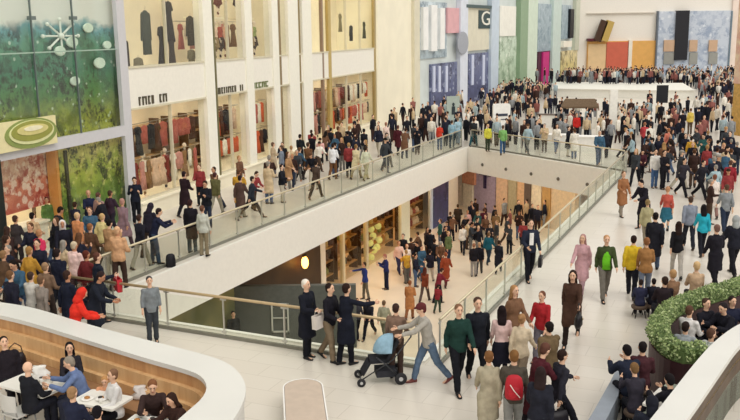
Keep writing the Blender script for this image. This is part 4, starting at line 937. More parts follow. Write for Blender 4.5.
def chair(p, a, label):
    r = empty('cafe_chair', (p.x, p.y, 0), a); m_ = MB(); m_.box((0, 0, .44), (.42, .42, .035)); m_.build('seat', mat('c9c7c2', .4), r)
    m_ = MB(); m_.strip([V(-.21+.42*k/6, .2+.05*math.sin(math.pi*k/6), 0) for k in range(7)], [V(-.21+.42*k/6, .225+.05*math.sin(math.pi*k/6), 0) for k in range(7)], .55, .85); m_.build('backrest', mat('c9c7c2', .4), r)
    for sx in (-.18, .18):
        for sy in (-.18, .18): q = MB(); q.tube([(sx, sy, .43), (sx*1.12, sy*1.12, 0)], .014, 8); q.build('leg', mat('9a9a98', .3, metal=.8), r, True)
        q = MB(); q.tube([(sx*1.1, .19, .44), (sx*1.1, .22, .6)], .012, 6); q.build('back_post', mat('9a9a98', .3, metal=.8), r, True)
    tag(r, label, 'chair'); return r
def cup(p, label, col='f2f0ea', h=.11, r_=.04, grp=None):
    r = empty('paper_cup', p); m_ = MB(); m_.N = 16; Y = V(0, 1, 0)
    m_.loft([(V(0, 0, 0), X1, Y, r_*.75, r_*.75), (V(0, 0, h), X1, Y, r_, r_)]); m_.build('body', mat(col, .5), r, True)
    m_ = MB(); m_.N = 16; m_.loft([(V(0, 0, h), X1, Y, r_*1.06, r_*1.06), (V(0, 0, h+.012), X1, Y, r_*.95, r_*.95)]); m_.build('lid', mat('3a3634', .5), r)
    tag(r, label, 'cup', grp)
def plate(p, label, food='b5804a', grp=None):
    r = empty('plate', p); m_ = MB(); m_.N = 24; Y = V(0, 1, 0); m_.loft([(V(0, 0, 0), X1, Y, .07, .07), (V(0, 0, .012), X1, Y, .125, .125), (V(0, 0, .02), X1, Y, .125, .125), (V(0, 0, .01), X1, Y, .08, .08)]); m_.build('dish', mat('f4f2ec', .3), r, True)
    m_ = MB(); m_.ell((0, 0, .03), (.055, .045, .025)); m_.build('food', mat(food, .7, var=.3, scale=30), r, True); tag(r, label, 'plate', grp)
def on(t, x, y): return t.matrix_basis @ V(x, y, .742)
for t, its in ((TA, ((.1, .1, 'c'), (.42, -.1, 'p'), (-.35, .1, 'p'), (.25, .2, 'c'))), (TB, ((.0, 0, 'p'), (.25, .1, 'c'), (-.25, -.1, 'p'), (.1, -.15, 'c'))), (TC, ((0, .1, 'c'), (.12, .02, 'c'), (-.2, .05, 'p')))):
    nm = {TA: 'larger left', TB: 'middle', TC: 'bottom'}[t]; n_ = 0
    for x, y, k_ in its:
        n_ += 1
        if k_ == 'c': cup(on(t, x, y), 'white paper cup with dark lid on the %s cafe table' % nm, grp='cups on the %s cafe table' % nm)
        else: plate(on(t, x, y), 'round white plate of food on the %s cafe table' % nm, grp='plates on the %s cafe table' % nm)
def crumpled(p, s, col, label, name='paper_bag', cat='bag'):
    m_ = MB(); m_.N = 14; Y = V(0, 1, 0); m_.loft([(V(0, 0, 0), X1, Y, .7*s, .5*s), (V(0, 0, .3*s), X1, Y, 1*s, .7*s), (V(.05, 0, .8*s), X1, Y, .8*s, .6*s), (V(0, 0, 1.2*s), X1, Y, .7*s, .4*s), (V(0, 0, 1.5*s), X1, Y, .75*s, .25*s)])
    me = m_.mesh(name, True)
    for v in me.vertices: v.co += Vector((noise.noise(v.co*14/ (s*4)), noise.noise(v.co*14/(s*4)+V(5, 0, 0)), 0))*s*.35
    me.materials.append(mat(col, .7)); o = bpy.data.objects.new(name, me); C.objects.link(o); o.location = p; tag(o, label, cat)
crumpled(on(TA, -.05, .18), .19, 'e9e6e0', 'crumpled white bag standing on the larger left cafe table')
G = 'people in the left cafe corner'
def ps(*a, **k): return person(*a, **k)
ps('bald person in black seated with back to the camera at left cafe table', 27, 361, 150, 'sit', 1.78, ('jacket', '1f2026'), ('trousers', '20212a'), None, skin=0, group=G)
ps('person with long black hair sitting against the oak bench', 69, 342, 20, 'sit', 1.66, ('jacket', '2c2a30'), ('jeans', '32343f'), ('long', '19161a'), fem=True, group=G)
ps('grey haired person in a blue sweater leaning over the left cafe table', 66, 357, -75, 'sitlean', 1.76, ('jacket', '66789f'), ('trousers', '2d2f3c'), ('short', '8f8578'), group=G)
ps('dark dressed person lounging at the left edge of the cafe bench', 3, 336, 35, 'sitback', 1.75, ('puffer', '211c22'), ('trousers', '1d1b20'), ('short', '191515'), group=G)
handbag(at(17, 366, .45)+V(0, 0, 0), .4, '241d20', 'dark handbag lying on the bench at the far left of the cafe', 1.1)
ps('person with light brown hair and navy jacket seen from behind at the middle table', 72, 386, 160, 'sit', 1.72, ('jacket', '262a3e'), ('trousers', '1e2028'), ('short', '9c7a58'), group=G)
ps('dark haired head cut by the bottom edge beside the middle cafe table', 97, 405, 175, 'sit', 1.7, ('jacket', '1c1c22'), ('trousers', '1e2028'), ('short', '17141a'), group=G)
ps('blond child at the middle cafe table bending over food', 104, 377, 10, 'sitlean', 1.3, ('shirt', 'dca07a'), ('trousers', '3a3a44'), ('short', 'b98a5a'), group=G)
ps('brown haired person in white and black top on the bench by the middle table', 112, 369, -50, 'sit', 1.66, ('jacket', 'dcdad8'), ('trousers', '1a1a1f'), ('short', '7a5a44'), fem=True, group=G)
ps('brown haired person bowed over the bottom cafe table', 152, 381, 15, 'sitlean', 1.72, ('jacket', '3b2c2a'), ('trousers', '22212a'), ('short', '7c5236'), group=G)
ps('person in dark brown coat with long hair near the bench corner', 169, 394, -35, 'sitlean', 1.68, ('puffer', '3a2722'), ('trousers', '22212a'), ('long', '33211b'), fem=True, group=G)
crumpled(V(*at(140, 396, .5).xy, .45), .17, 'ded8d4', 'white carrier bag on the oak bench beside the bowed brown haired person', 'carrier_bag')
chair(at(20, 419, .3), 2.6, 'pale grey cafe chair at the bottom left under the person in black')
# capsule bench
r = empty('capsule_bench', (0, 0, 0)); c0 = at(303, 387, .45); c1 = at(311, 470, .45); dv = (c1-c0).normalized(); nv = V(dv.y, -dv.x, 0); W_ = .385
def capsule(w, e=0):
    P1 = []
    for k in range(13): t = math.pi*k/12; P1.append(c0+nv*math.cos(t)*w-dv*math.sin(t)*w)
    for k in range(13): t = math.pi*k/12; P1.append(c1-nv*math.cos(t)*w+dv*math.sin(t)*w)
    return P1
m_ = MB(); m_.prism(capsule(W_), .06, .42); m_.build('base', mat('e6e4df', .4), r); m_ = MB(); m_.prism(capsule(W_*.9), 0, .06); m_.build('plinth', mat('8a8782', .5), r)
m_ = MB(); m_.strip(capsule(W_+.005), capsule(W_-.02), .42, .466, True); m_.build('rim', mat('f0eeea', .4), r); m_ = MB(); m_.prism(capsule(W_-.03), .42, .462); m_.build('seat_pad', mat('c3b2a2', .7), r)
tag(r, 'round ended beige topped white bench at the bottom middle of the floor', 'bench')
# right parapet
ro = resample(smooth([at(x, y, ZP) for x, y in ((618, 458), (650, 420), (703, 352), (723, 334), (740, 323), (775, 309), (830, 296))]), 40)
ri = resample(smooth([at(x, y, ZP) for x, y in ((655, 460), (687, 420), (720, 372), (740, 343), (765, 327), (800, 314), (850, 303))]), 40)
r = empty('parapet_counter', (0, 0, 0)); m_ = MB(); m_.strip(ro, ri, ZP-.09, ZP); m_.build('countertop', WH, r)
R_ = lambda t: [a.lerp(b, t) for a, b in zip(ro, ri)]
m_ = MB(); m_.strip(R_(.06), R_(.6), 0, ZP-.09); m_.build('outer_panel', mat('d6d4cf', .5), r); m_ = MB(); m_.strip(R_(.6), R_(.96), 0, ZP-.09); m_.build('wood_panel', mat('4a3a2c', .45, second='5c4836', scale=2), r)
b2 = R_(.96); t2 = at(735, 419); s2 = 1 if (offs(b2, .5)[12]-t2).length < (b2[12]-t2).length else -1
m_ = MB(); m_.strip(b2, offs(b2, s2*.035), .86, .9); m_.build('brass_strip', mat('c2a15c', .3, metal=.7), r)
m_ = MB(); m_.strip(b2, offs(b2, s2*.1), 0, .62); m_.build('lower_ledge', mat('b9c0b0', .5), r)
m_ = MB(); m_.strip(offs(b2, s2*.1), offs(b2, s2*1.1), 0, .45); m_.build('bench_seat', mat('b4bcae', .5), r)
tag(r, 'curved low wall with broad white top and dark wood inner face at bottom right', 'parapet')
# hedge
hp = resample(smooth([at(x, y, 1.15) for x, y in ((790, 262), (740, 282), (702, 293), (676, 302), (661, 314), (657, 328), (668, 342), (686, 350), (704, 346))]), 60)
r = empty('hedge_planter', (0, 0, 0)); m_ = MB(); m_.strip(offs(hp, .17), offs(hp, -.17), 0, .88); m_.build('trough', mat('3c2226', .5, var=.1), r)
m_ = MB(); m_.strip(offs(hp, .13), offs(hp, -.13), .88, 1.1); m_.strip(offs(hp, .09), offs(hp, -.09), 1.1, 1.17)
for _ in range(11000):
    k_ = rnd.randrange(59); p = hp[k_].lerp(hp[k_+1], rnd.random()); p.z = 0; t = (hp[k_+1]-hp[k_]).normalized(); n_ = V(t.y, -t.x, 0)
    a = rnd.uniform(-.95, 4.1); rr = rnd.uniform(.14, .235); c = p+n_*math.cos(a)*rr*.95+ZV*(1.07+math.sin(a)*rr*.85)
    c += V(*(noise.noise(c*5+V(i*9, 0, 0))*.05 for i in range(3)))
    u = V(rnd.gauss(0, 1), rnd.gauss(0, 1), rnd.gauss(0, 1)).normalized(); w_ = u.orthogonal().normalized(); s_ = rnd.uniform(.022, .042)
    m_.cur = rnd.choice((0, 0, 1, 1, 2)); m_.add([c-u*s_, c+w_*s_*.55, c+u*s_, c-w_*s_*.55], [(0, 1, 2, 3)])
m_.cur = 0
m_.build('foliage', [mat('5f7444', .6), mat('8a9c62', .6), mat('b0bd88', .6)], r); tag(r, 'U shaped clipped green hedge in a dark planter around the right seating', 'hedge')
G = 'people seated inside the right hedge'
STL = []
_ps = ps
def ps(*a, **k):
    r_ = person(*a, **k); stool(r_, a[4], k.get('fem', False), 'round brown stool under the '+' '.join(a[0].split()[:10]), 'stools around the right hedge'); return r_
ps('brown haired person in a white shirt seated inside the hedge', 690, 305, 130, 'sit', 1.72, ('jacket', 'dcd8d6'), ('trousers', '2a2a30'), ('short', '5a4032'), group=G)
ps('dark haired person in grey nearest the hedge end', 686, 321, 150, 'sit', 1.7, ('jacket', '9aa0a4'), ('trousers', '2a2a30'), ('short', '2c201c'), group=G)
ps('person with reddish face in black jacket facing out of the hedge', 707, 298, 20, 'sit', 1.74, ('jacket', '1d1d26'), ('trousers', '1c1c22'), ('short', '4b382e'), group=G)
ps('person in black coat sprawled at the right inside the hedge', 722, 303, -60, 'sitlean', 1.78, ('puffer', '1c1c25'), ('trousers', '1a1a20'), ('short', '262022'), group=G)
ps('brown haired person in pale grey beside the white countertop', 712, 328, 110, 'sit', 1.7, ('jacket', 'c4c8c6'), ('trousers', '2a2a30'), ('short', '553c30'), group=G)
ps('person in navy sitting deep inside the hedge at the right edge', 733, 296, 10, 'sit', 1.7, ('jacket', '23263a'), ('trousers', '1a1a20'), ('short', '2b211f'), group=G)
tq = at(700, 334, .74); 
for lb, hx, hy, c, hr in (('dark haired person in navy just outside the hedge, left of a pair', 636, 277, '30324a', '2a1e1c'), ('dark haired person in black just outside the hedge, right of a pair', 649, 276, '22222c', '221a1a')):
    ps(lb, hx+5, hy+2, 170, 'sit', 1.25, ('jacket', c), ('trousers', '24242c'), ('short', hr), group='people outside the right hedge')
ps('dark haired person half hidden behind the hedge', 665, 276, 180, 'sit', 1.68, ('jacket', '2b2226'), ('trousers', '24242c'), ('short', '33241e'), group='people outside the right hedge')
ps('sandy haired person half hidden behind the hedge', 673, 269, 190, 'sit', 1.75, ('jacket', '8a6a52'), ('trousers', '24242c'), ('short', 'b08a60'), group='people outside the right hedge', fem=True)
ps('blond person behind the hedge near two black coats', 697, 261, 175, 'sit', 1.78, ('jacket', 'c4a688'), ('trousers', '24242c'), ('short', 'cfae80'), group='people outside the right hedge', fem=True)
# grey slab + group bottom right
gA = at(611, 455); gB = at(640, 352); dv = (gB-gA).normalized()
r = MB(); q_ = [at(x, y, .5) for x, y in ((572, 445), (592, 414), (610, 382), (618, 366), (624, 368), (618, 396), (606, 420), (596, 446))]; r.prism([(p.x, p.y) for p in q_], 0, .5)
tag(r.build('low_wall', mat('8f97a2', .5, var=.06)), 'slanting grey blue low wall beside the dark group at bottom right', 'wall')
G = 'people at the table outside the hedge'
ps('black haired person in navy coat at bottom right, left of a huddled pair', 626, 344, 190, 'sitlean', 1.74, ('puffer', '232838'), ('trousers', '1b1c25'), ('short', '181316'), group=G)
ps('black haired person in dark red and white at bottom right, right of a huddled pair', 643, 341, 165, 'sit', 1.72, ('jacket', '4a2a30'), ('trousers', '1b1c25'), ('short', '1d1718'), group=G)
ps('brown haired person with white collar just below the huddled pair', 634, 362, 180, 'sitlean', 1.62, ('jacket', '33303a'), ('trousers', '1b1c25'), ('short', '7a5c3c'), fem=True, group=G)
ps('person in black bending under the hedge planter', 668, 373, 200, 'sitlean', 1.68, ('puffer', '1c1b22'), ('trousers', '1b1c25'), ('short', '1a1517'), group=G)
ps('dark clothed person at the very bottom right beside the white countertop', 652, 395, 170, 'sitlean', 1.7, ('puffer', '20232f'), ('trousers', '1b1c25'), ('hood', '1d1e28'), group=G)
t_ = table(at(668, 399, .74), .9, .6, .9, 'dark edged white table between the hedge planter and the white countertop')
0 and stroller(at(612, 440), 2.9, '232a3a', 'dark navy stroller at the bottom right beside the grey low wall')
# ------------------------------------------------------------------ shoppers in the open floor
W1, W2 = 156, -24
J_, K_, Sh, Pf = 'jacket', 'coat', 'shirt', 'puffer'; T_, Sk = 'trousers', 'skirt'
CN = {'1d1e26': 'black', '232534': 'navy', '3c2a26': 'dark brown', '6e4f3c': 'brown', 'a8835f': 'tan', 'cbb594': 'beige', 'e4dfd4': 'cream', 'c8c8c6': 'light grey', '7c7f84': 'grey', '8e3a3c': 'dark red', 'c8402f': 'red',
      'd08a7c': 'salmon', '5f6a44': 'olive', '3f5f78': 'blue', '9fb6be': 'pale blue', 'c99a3a': 'mustard', '5d2d3c': 'wine', 'd8a8a4': 'pink', '2f5a58': 'teal', '3a3d42': 'charcoal'}
HC = {'1c1614': 'black', '35241c': 'dark', '5c3f2c': 'brown', 'a98458': 'blond', '8e8880': 'grey'}
BC_ = {'1c1d24': 'black', '2c3446': 'dark blue', '4a5c7a': 'blue', '6a6864': 'grey', 'b8b0a0': 'pale', '4a3a30': 'brown'}
def pp(lb, x, y, yaw, pose, stat, top, bot, hair=('short', '35241c'), grp='shoppers on the open floor', **k): return person(lb, x, y, yaw, pose, stat, top, bot, hair, group=grp, **k)
def give_bag(res, pose, fem, side, kind, *a, **k):
    r, pos, an, s = res; w = hand_world(pose, fem, pos, an, s, side)
    if kind == 'shop': return shopping_bag(w+V(0, 0, .02), an, *a, **k)
    b = handbag(w-V(0, 0, .43), an+1.57, *a, **k); return b
# right hand side of the floor
q = pp('person in dark jacket over white shirt carrying a black briefcase beside the right railing', 531, 219, 5, 'walkc', 1.82, (J_, '272c3c'), (T_, '191a22'), ('short', '3a2a20'))
J = CACHE[('walkc', False, 'J')]; m_ = MB(); c_ = J['up']*.3+J['fw']*.135; m_.obox(c_+V(0, 0, J['z']), X1, J['fw'], J['up'], .11, .03, .34); o = m_.build('white_shirt_front', cloth('ecebe8'), q[0])
b = MB(); r = empty('briefcase', hand_world('walkc', False, q[1], q[2], q[3], 1)+V(0, 0, -.36), q[2]+1.2); b.box((0, 0, .14), (.42, .1, .28)); b.build('body', mat('1c1b20', .5), r); b = MB(); b.tube([(-.07, 0, .28), (-.06, 0, .34), (.06, 0, .34), (.07, 0, .28)], .012, 6); b.build('handle', mat('1c1b20', .5), r); b = MB(); b.box((0, -.055, .22), (.06, .012, .04)); b.build('clasp', mat('a8a090', .3, metal=.8), r); tag(r, 'black briefcase hanging from the hand of the suited walker by the railing', 'briefcase')
q = pp('person in open dark green jacket over bright green shirt walking towards the camera', 607, 235, -5, 'walka', 1.8, (J_, '3f4a2c'), (T_, '6f6a62'), ('short', 'b58a64'))
J = CACHE[('walka', False, 'J')]; m_ = MB(); m_.N = 14; m_.loft([(-J['up']*.06+J['fw']*.08+V(0, 0, J['z']), X1, J['fw'], .12, .075), (J['up']*.15+J['fw']*.07+V(0, 0, J['z']), X1, J['fw'], .105, .075), (J['up']*.32+J['fw']*.08+V(0, 0, J['z']), X1, J['fw'], .11, .075), (J['up']*.42+J['fw']*.06+V(0, 0, J['z']), X1, J['fw'], .085, .065)]); m_.build('green_shirt_front', cloth('6cc02c'), q[0], True)
pp('person in a bright yellow top and black trousers next to the green jacket', 634, 235, 160, 'walkb', 1.74, (J_, 'd9b832'), (T_, '20212a'), ('short', '2a1c18'))
pp('person in a tan top and blue grey jeans right beside the yellow top', 647, 237, 165, 'walkc', 1.74, (J_, '9a6f44'), ('jeans', '6c7484'), ('short', '8a5c3c'), fem=True)
pp('person in a loose black coat and blue jeans seen from behind, above the yellow top', 656, 212, 158, 'walka', 1.84, (K_, '202028'), ('jeans', '4c5a72'), ('short', '1d1818'))
pp('person in black top and pale grey trousers walking away, arms bent', 679, 221, 168, 'walkb', 1.7, (Sh, '1d1c20'), (T_, 'b2aca4'), ('long', '2c1e1a'), fem=True)
pp('person with long black hair in a turquoise top and black trousers', 704, 204, 172, 'walka', 1.68, (J_, '2ba3b8'), (T_, '1c1d26'), ('long', '1a1517'), fem=True)
pp('person in a grey blue top walking left of the turquoise top', 691, 196, 170, 'walkb', 1.76, (J_, '848a98'), (T_, '262832'), ('short', '4a3830'))
pp('person in a salmon red top and teal skirt walking away', 668, 186, 165, 'walka', 1.7, (Sh, 'b5564a'), (Sk, '2f6478'), ('short', 'b98a68'), fem=True)
pp('person in a long black coat leaning forward at the right corner of the railing', 640, 180, -60, 'hunch', 1.84, (K_, '211d26'), (T_, '1b1b22'), ('short', '1c1719'))
pp('slim person in a long rust brown dress beside the railing corner', 624, 171, 10, 'walkc', 1.76, (K_, '9a6a48'), (T_, '8a8074'), ('short', '6a4a34'), fem=True)
pp('person in a khaki top partly behind the loose black coat', 648, 199, 150, 'walkb', 1.66, (J_, 'a8a07c'), (T_, '9a9080'), ('short', '8a7450'), fem=True)
pp('person in a grey T shirt and dark shorts walking away at the right', 727, 184, 172, 'walka', 1.76, (Sh, '84888c'), (T_, '2a3448'), ('short', '5a4436'))
pp('person in a black coat with pinkish hair at the right edge, left of a pair', 717, 224, 185, 'walkc', 1.78, (K_, '201e26'), (T_, '1b1a20'), ('short', '7a5c52'))
pp('person in a black coat and grey hood at the right edge, right of a pair', 736, 215, 180, 'walka', 1.82, (Pf, '23242e'), (T_, '1b1a20'), ('hood', 'a2a6a6'))
pp('person in a dusty pink coat and scarf in the open floor', 583, 234, -30, 'walkb', 1.72, (K_, 'c49aa0'), (T_, 'a88890'), ('long', 'a8807c'), fem=True)
q = pp('person in a long dark brown coat with a bag striding on the open floor', 573, 270, -20, 'stride', 1.84, (K_, '4a342a'), (T_, '2c2220'), ('long', '33231c'), fem=True)
give_bag(q, 'stride', True, 1, 'hand', '1d1a1e', 'black handbag swinging beside the long dark brown coat', 1.2)
pp('person in a bright red sweater above the dark bottom group', 542, 291, -40, 'walkc', 1.6, (J_, 'a82a30'), (T_, '6a6670'), ('short', '6a4434'))
pp('slim person in brown top and tan hair left of the red sweater', 515, 285, 30, 'walka', 1.78, (J_, '7a5a44'), (T_, 'a8957c'), ('long', 'a07850'), fem=True)
pp('dark haired person in black and white stripes walking, left one', 685, 158, 20, 'stride', 1.74, (J_, '35323a'), (T_, '1c1b22'), ('short', '201a1c'))
pp('dark haired person with white scarf in long strides, right of the striped pair', 704, 160, 25, 'stride', 1.74, (J_, '28262e'), (T_, '1c1b22'), ('short', '241c1c'))
pp('person in a white shirt and blue jeans pausing on the open floor', 656, 149, 0, 'stand', 1.74, (J_, 'dcd8d2'), ('jeans', '4a6690'), ('short', '2a1e1c'))
pp('person in black standing right behind the white shirt and blue jeans', 664, 150, 20, 'stand2', 1.74, (J_, '1e1c22'), (T_, '1b1a20'), ('short', '2a1e1c'))
pp('person in a maroon and white top crouching near the railing corner', 643, 150, -10, 'hunch', 1.5, (J_, '4a2630'), (T_, '1d1b22'), ('short', '1c1618'))
pp('person in a white coat with red bag at far right middle', 715, 174, 170, 'walkb', 1.7, (K_, 'dcd0c8'), (T_, '8a6a64'), ('short', '7c5040'), fem=True)
pp('person in bright red at the far right middle beside the white coat', 731, 160, 160, 'walka', 1.72, (J_, '8e2a34'), (T_, '2a2430'), ('short', '5a4034'))
# bottom group
q = pp('person in grey jacket and jeans pushing a stroller, dark red cap', 420, 303, -80, 'push', 1.78, (J_, 'a8a39a'), ('jeans', '5c6f86'), ('hat', '5c2a2c'), shoes='6a3430')
stroller(V(q[1].x-1.02, q[1].y+.12, 0), math.radians(-82), '8fb0c4', 'stroller with pale blue hood being pushed in front of the grey jacket')
pp('person in taupe at the near railing corner behind the stroller pusher', 396, 303, 160, 'stand2', 1.6, (J_, '7c6456'), (T_, '4a3a34'), ('short', '3c2a24'))
pp('person in dark green jacket walking left of a close pair, bottom centre', 459, 304, 10, 'walka', 1.84, (J_, '1f3a34'), (T_, '17181e'), ('short', '7a5a44'))
pp('tall person in black jacket walking right of a close pair, bottom centre', 478, 297, 5, 'walkb', 1.9, (J_, '1d2028'), (T_, '15161c'), ('short', '4a362c'))
q = pp('person with long black hair, pale pink top and black skirt, bottom centre', 502, 305, 175, 'walkc', 1.7, (Sh, 'd2b4b0'), (Sk, '1a1a26'), ('long', '1f1517'), fem=True)
pp('person in cream and tan, hair tied up, right of the long black hair', 521, 313, 150, 'walkb', 1.66, (J_, 'cdbca2'), (T_, '8a7a68'), ('bun', '9a7450'), fem=True)
q = pp('person in beige coat and brown scarf at the bottom centre', 489, 350, 175, 'walka', 1.72, (K_, 'a59c86'), (T_, '6a5242'), ('short', '7a5434'), fem=True)
q = pp('person in dark grey carrying a red backpack, bottom centre', 512, 349, 172, 'walkc', 1.74, (J_, '4c463e'), (T_, '8a8a86'), ('short', '7c5834'))
J = CACHE[('walkc', False, 'J')]; bp = q[1]+Matrix.Rotation(q[2], 3, 'Z') @ ((J['up']*.02-J['fw']*.235+V(0, 0, J['z']))*q[3]); backpack(bp, q[2], 'b3202e', 'red backpack on the back of the dark grey walker, bottom centre')
pp('person in olive brown fur top at the head of the maroon coat group', 549, 321, 200, 'walkb', 1.72, (Pf, '6a5840'), (T_, '2a2428'), ('short', '1f1716'))
pp('person with a wide maroon coat sweeping right, bottom centre', 548, 343, 120, 'hunch', 1.76, (K_, '4e2028'), (T_, '1f1a20'), ('short', '5a3a30'), fem=True)
pp('person in black coat and grey skirt at the very bottom of the maroon group', 541, 366, 160, 'walka', 1.74, (Pf, '23242e'), (Sk, '5a6068'), ('long', '2c2020'), fem=True)
q = pp('person in charcoal walking right of the maroon coat', 562, 349, 110, 'stride', 1.7, (J_, '2b2a33'), (T_, '1c1c24'), ('short', '2c1e1a'))
give_bag(q, 'stride', False, 0, 'hand', '1f1c22', 'black bag held out right of the maroon coat', 1.2)
pp('child in a grey jacket among the bottom centre group', 527, 372, 170, 'walkb', 1.2, (J_, 'b4b8bc'), (T_, '3a3c44'), ('short', '8a6a4a'))
# pair by the near railing
q = pp('white haired person in a black suit standing at the near railing', 306, 279, 55, 'stand2', 1.8, (K_, '1b1d27'), (T_, '16171d'), ('short', 'dcd4c8'))
give_bag(q, 'stand2', False, 0, 'shop', 'd8cfc8', 'pale pink and white shopping bag held by the white haired person', w=.34, h=.3)
pp('person in dark jacket and brown trousers behind the black coated one at the railing', 330, 283, 60, 'walkc', 1.78, (J_, '1d1c24'), (T_, '7c6c58'), ('short', '241a18'))
q = pp('person in long black coat reaching one arm to the right at the near railing', 342, 282, 130, 'reach', 1.82, (K_, '191c28'), (T_, '15161e'), ('short', '2c1d19'), fem=True)
pp('dark slim figure standing just inside the near railing at the left', 149, 276, 20, 'stand', 1.6, (Sh, '7a8084'), (T_, '3a3e44'), ('short', '3a3638'))
# left walkway
GL = 'shoppers on the left walkway'
def pl(*a, **k): return pp(*a, grp=GL, **k)
pl('person in navy jacket and jeans leaning on the left railing', 160, 208, 110, 'rail', 1.8, (J_, '20243a'), ('jeans', '3a4a60'), ('short', '2a1e1c'))
backpack(at(171, 267), .4, '1c1b22', 'black backpack standing on the floor by the left railing')
pl('person with pointed dark hood beside the navy jacket at the railing', 152, 203, 150, 'hunch', 1.78, (Pf, '24222e'), (T_, '4a3c38'), ('hood', '2a2430'))
pl('person in black with a white chest standing by the grey post', 134, 177, 15, 'phone', 1.82, (J_, '1f2230'), (T_, '17181f'), ('short', '2a1c1a'))
pl('person in black jacket and jeans standing at the left railing post', 190, 199, 165, 'stand', 1.78, (K_, '1f1c24'), ('jeans', '2c4450'), ('short', '3a2426'))
pl('slim person in pale grey beside the black jacket at the left railing', 202, 205, 160, 'stand', 1.68, (J_, 'c4c6bc'), (T_, '8c8068'), ('short', '6a4a3c'), fem=True)
pl('tall person in black and dark red behind the left railing group', 184, 171, 150, 'walkc', 1.82, (K_, '2a1c22'), (T_, '1c1b22'), ('short', '2c1f22'))
pl('person in olive jacket walking on the left walkway', 215, 172, 155, 'walka', 1.74, (Pf, '5f5c3c'), (T_, '9a9484'), ('short', '4a2c2e'))
pl('person in mixed brown coat walking behind the olive jacket', 240, 175, 150, 'walkb', 1.76, (K_, '54403a'), (T_, '8c8a80'), ('short', '2c2022'))
pl('person in grey black jacket striding by the brown coat', 252, 176, 100, 'stride', 1.74, (J_, '2c303a'), (T_, '22242c'), ('short', '2c2424'))
pl('person in a wide fur brown coat in the middle of the left walkway', 308, 142, 150, 'walka', 1.86, (K_, '6b4c34'), (T_, '2c2422'), ('short', '4a3628'))
pl('person in black with crossed striding legs near the wide brown coat', 316, 160, 160, 'stride', 1.76, (J_, '4a3c34'), (T_, '1b1b20'), ('short', '241c1a'), fem=True)
q = pl('person in a white shirt with a small black bag and brown trousers', 333, 143, 156, 'walkc', 1.78, (J_, 'e2e4ea'), (T_, '6c4c34'), ('short', '2a1e1c'))
pl('person in a cream coat walking right of the white shirt', 356, 144, 150, 'walka', 1.74, (K_, 'd4c8a4'), (T_, '8a7a58'), ('short', '8a6a44'), fem=True)
pl('person in pale green cream jacket with dark bag right of the cream coat', 366, 146, 150, 'walkb', 1.7, (J_, 'cdd0b8'), (T_, 'b0a888'), ('short', '3a2c24'))
pl('person in a pale pink top in the crowd by the blank cream wall', 386, 122, 160, 'walka', 1.76, (K_, 'e4cdc4'), (T_, 'c8b4a8'), ('short', '9a6c58'), fem=True)
pl('person in maroon and black right of the pale pink top', 398, 125, 160, 'walkb', 1.76, (K_, '4a1e26'), (T_, '1d1a20'), ('short', '5c3a34'))
pl('person in beige and grey standing in front of the third shop bay', 273, 142, 120, 'stand2', 1.76, (K_, 'c0ae94'), (T_, '6a6a70'), ('short', '6a5040'), fem=True)
pl('person in slate blue next to the beige coat by the third shop bay', 281, 145, -100, 'stand', 1.76, (J_, '7a8290'), (T_, '2c3040'), ('short', '5a4438'))
q = pl('dark haired person in black near the dark shop pillar', 300, 134, 156, 'walkc', 1.78, (J_, '1c2226'), (T_, '1b1b20'), ('short', '201816'))
pl('person in black with a bright pink bag in the left walkway crowd', 312, 133, 150, 'walka', 1.74, (J_, '1b1a20'), (T_, '22222a'), ('short', '241a18'))
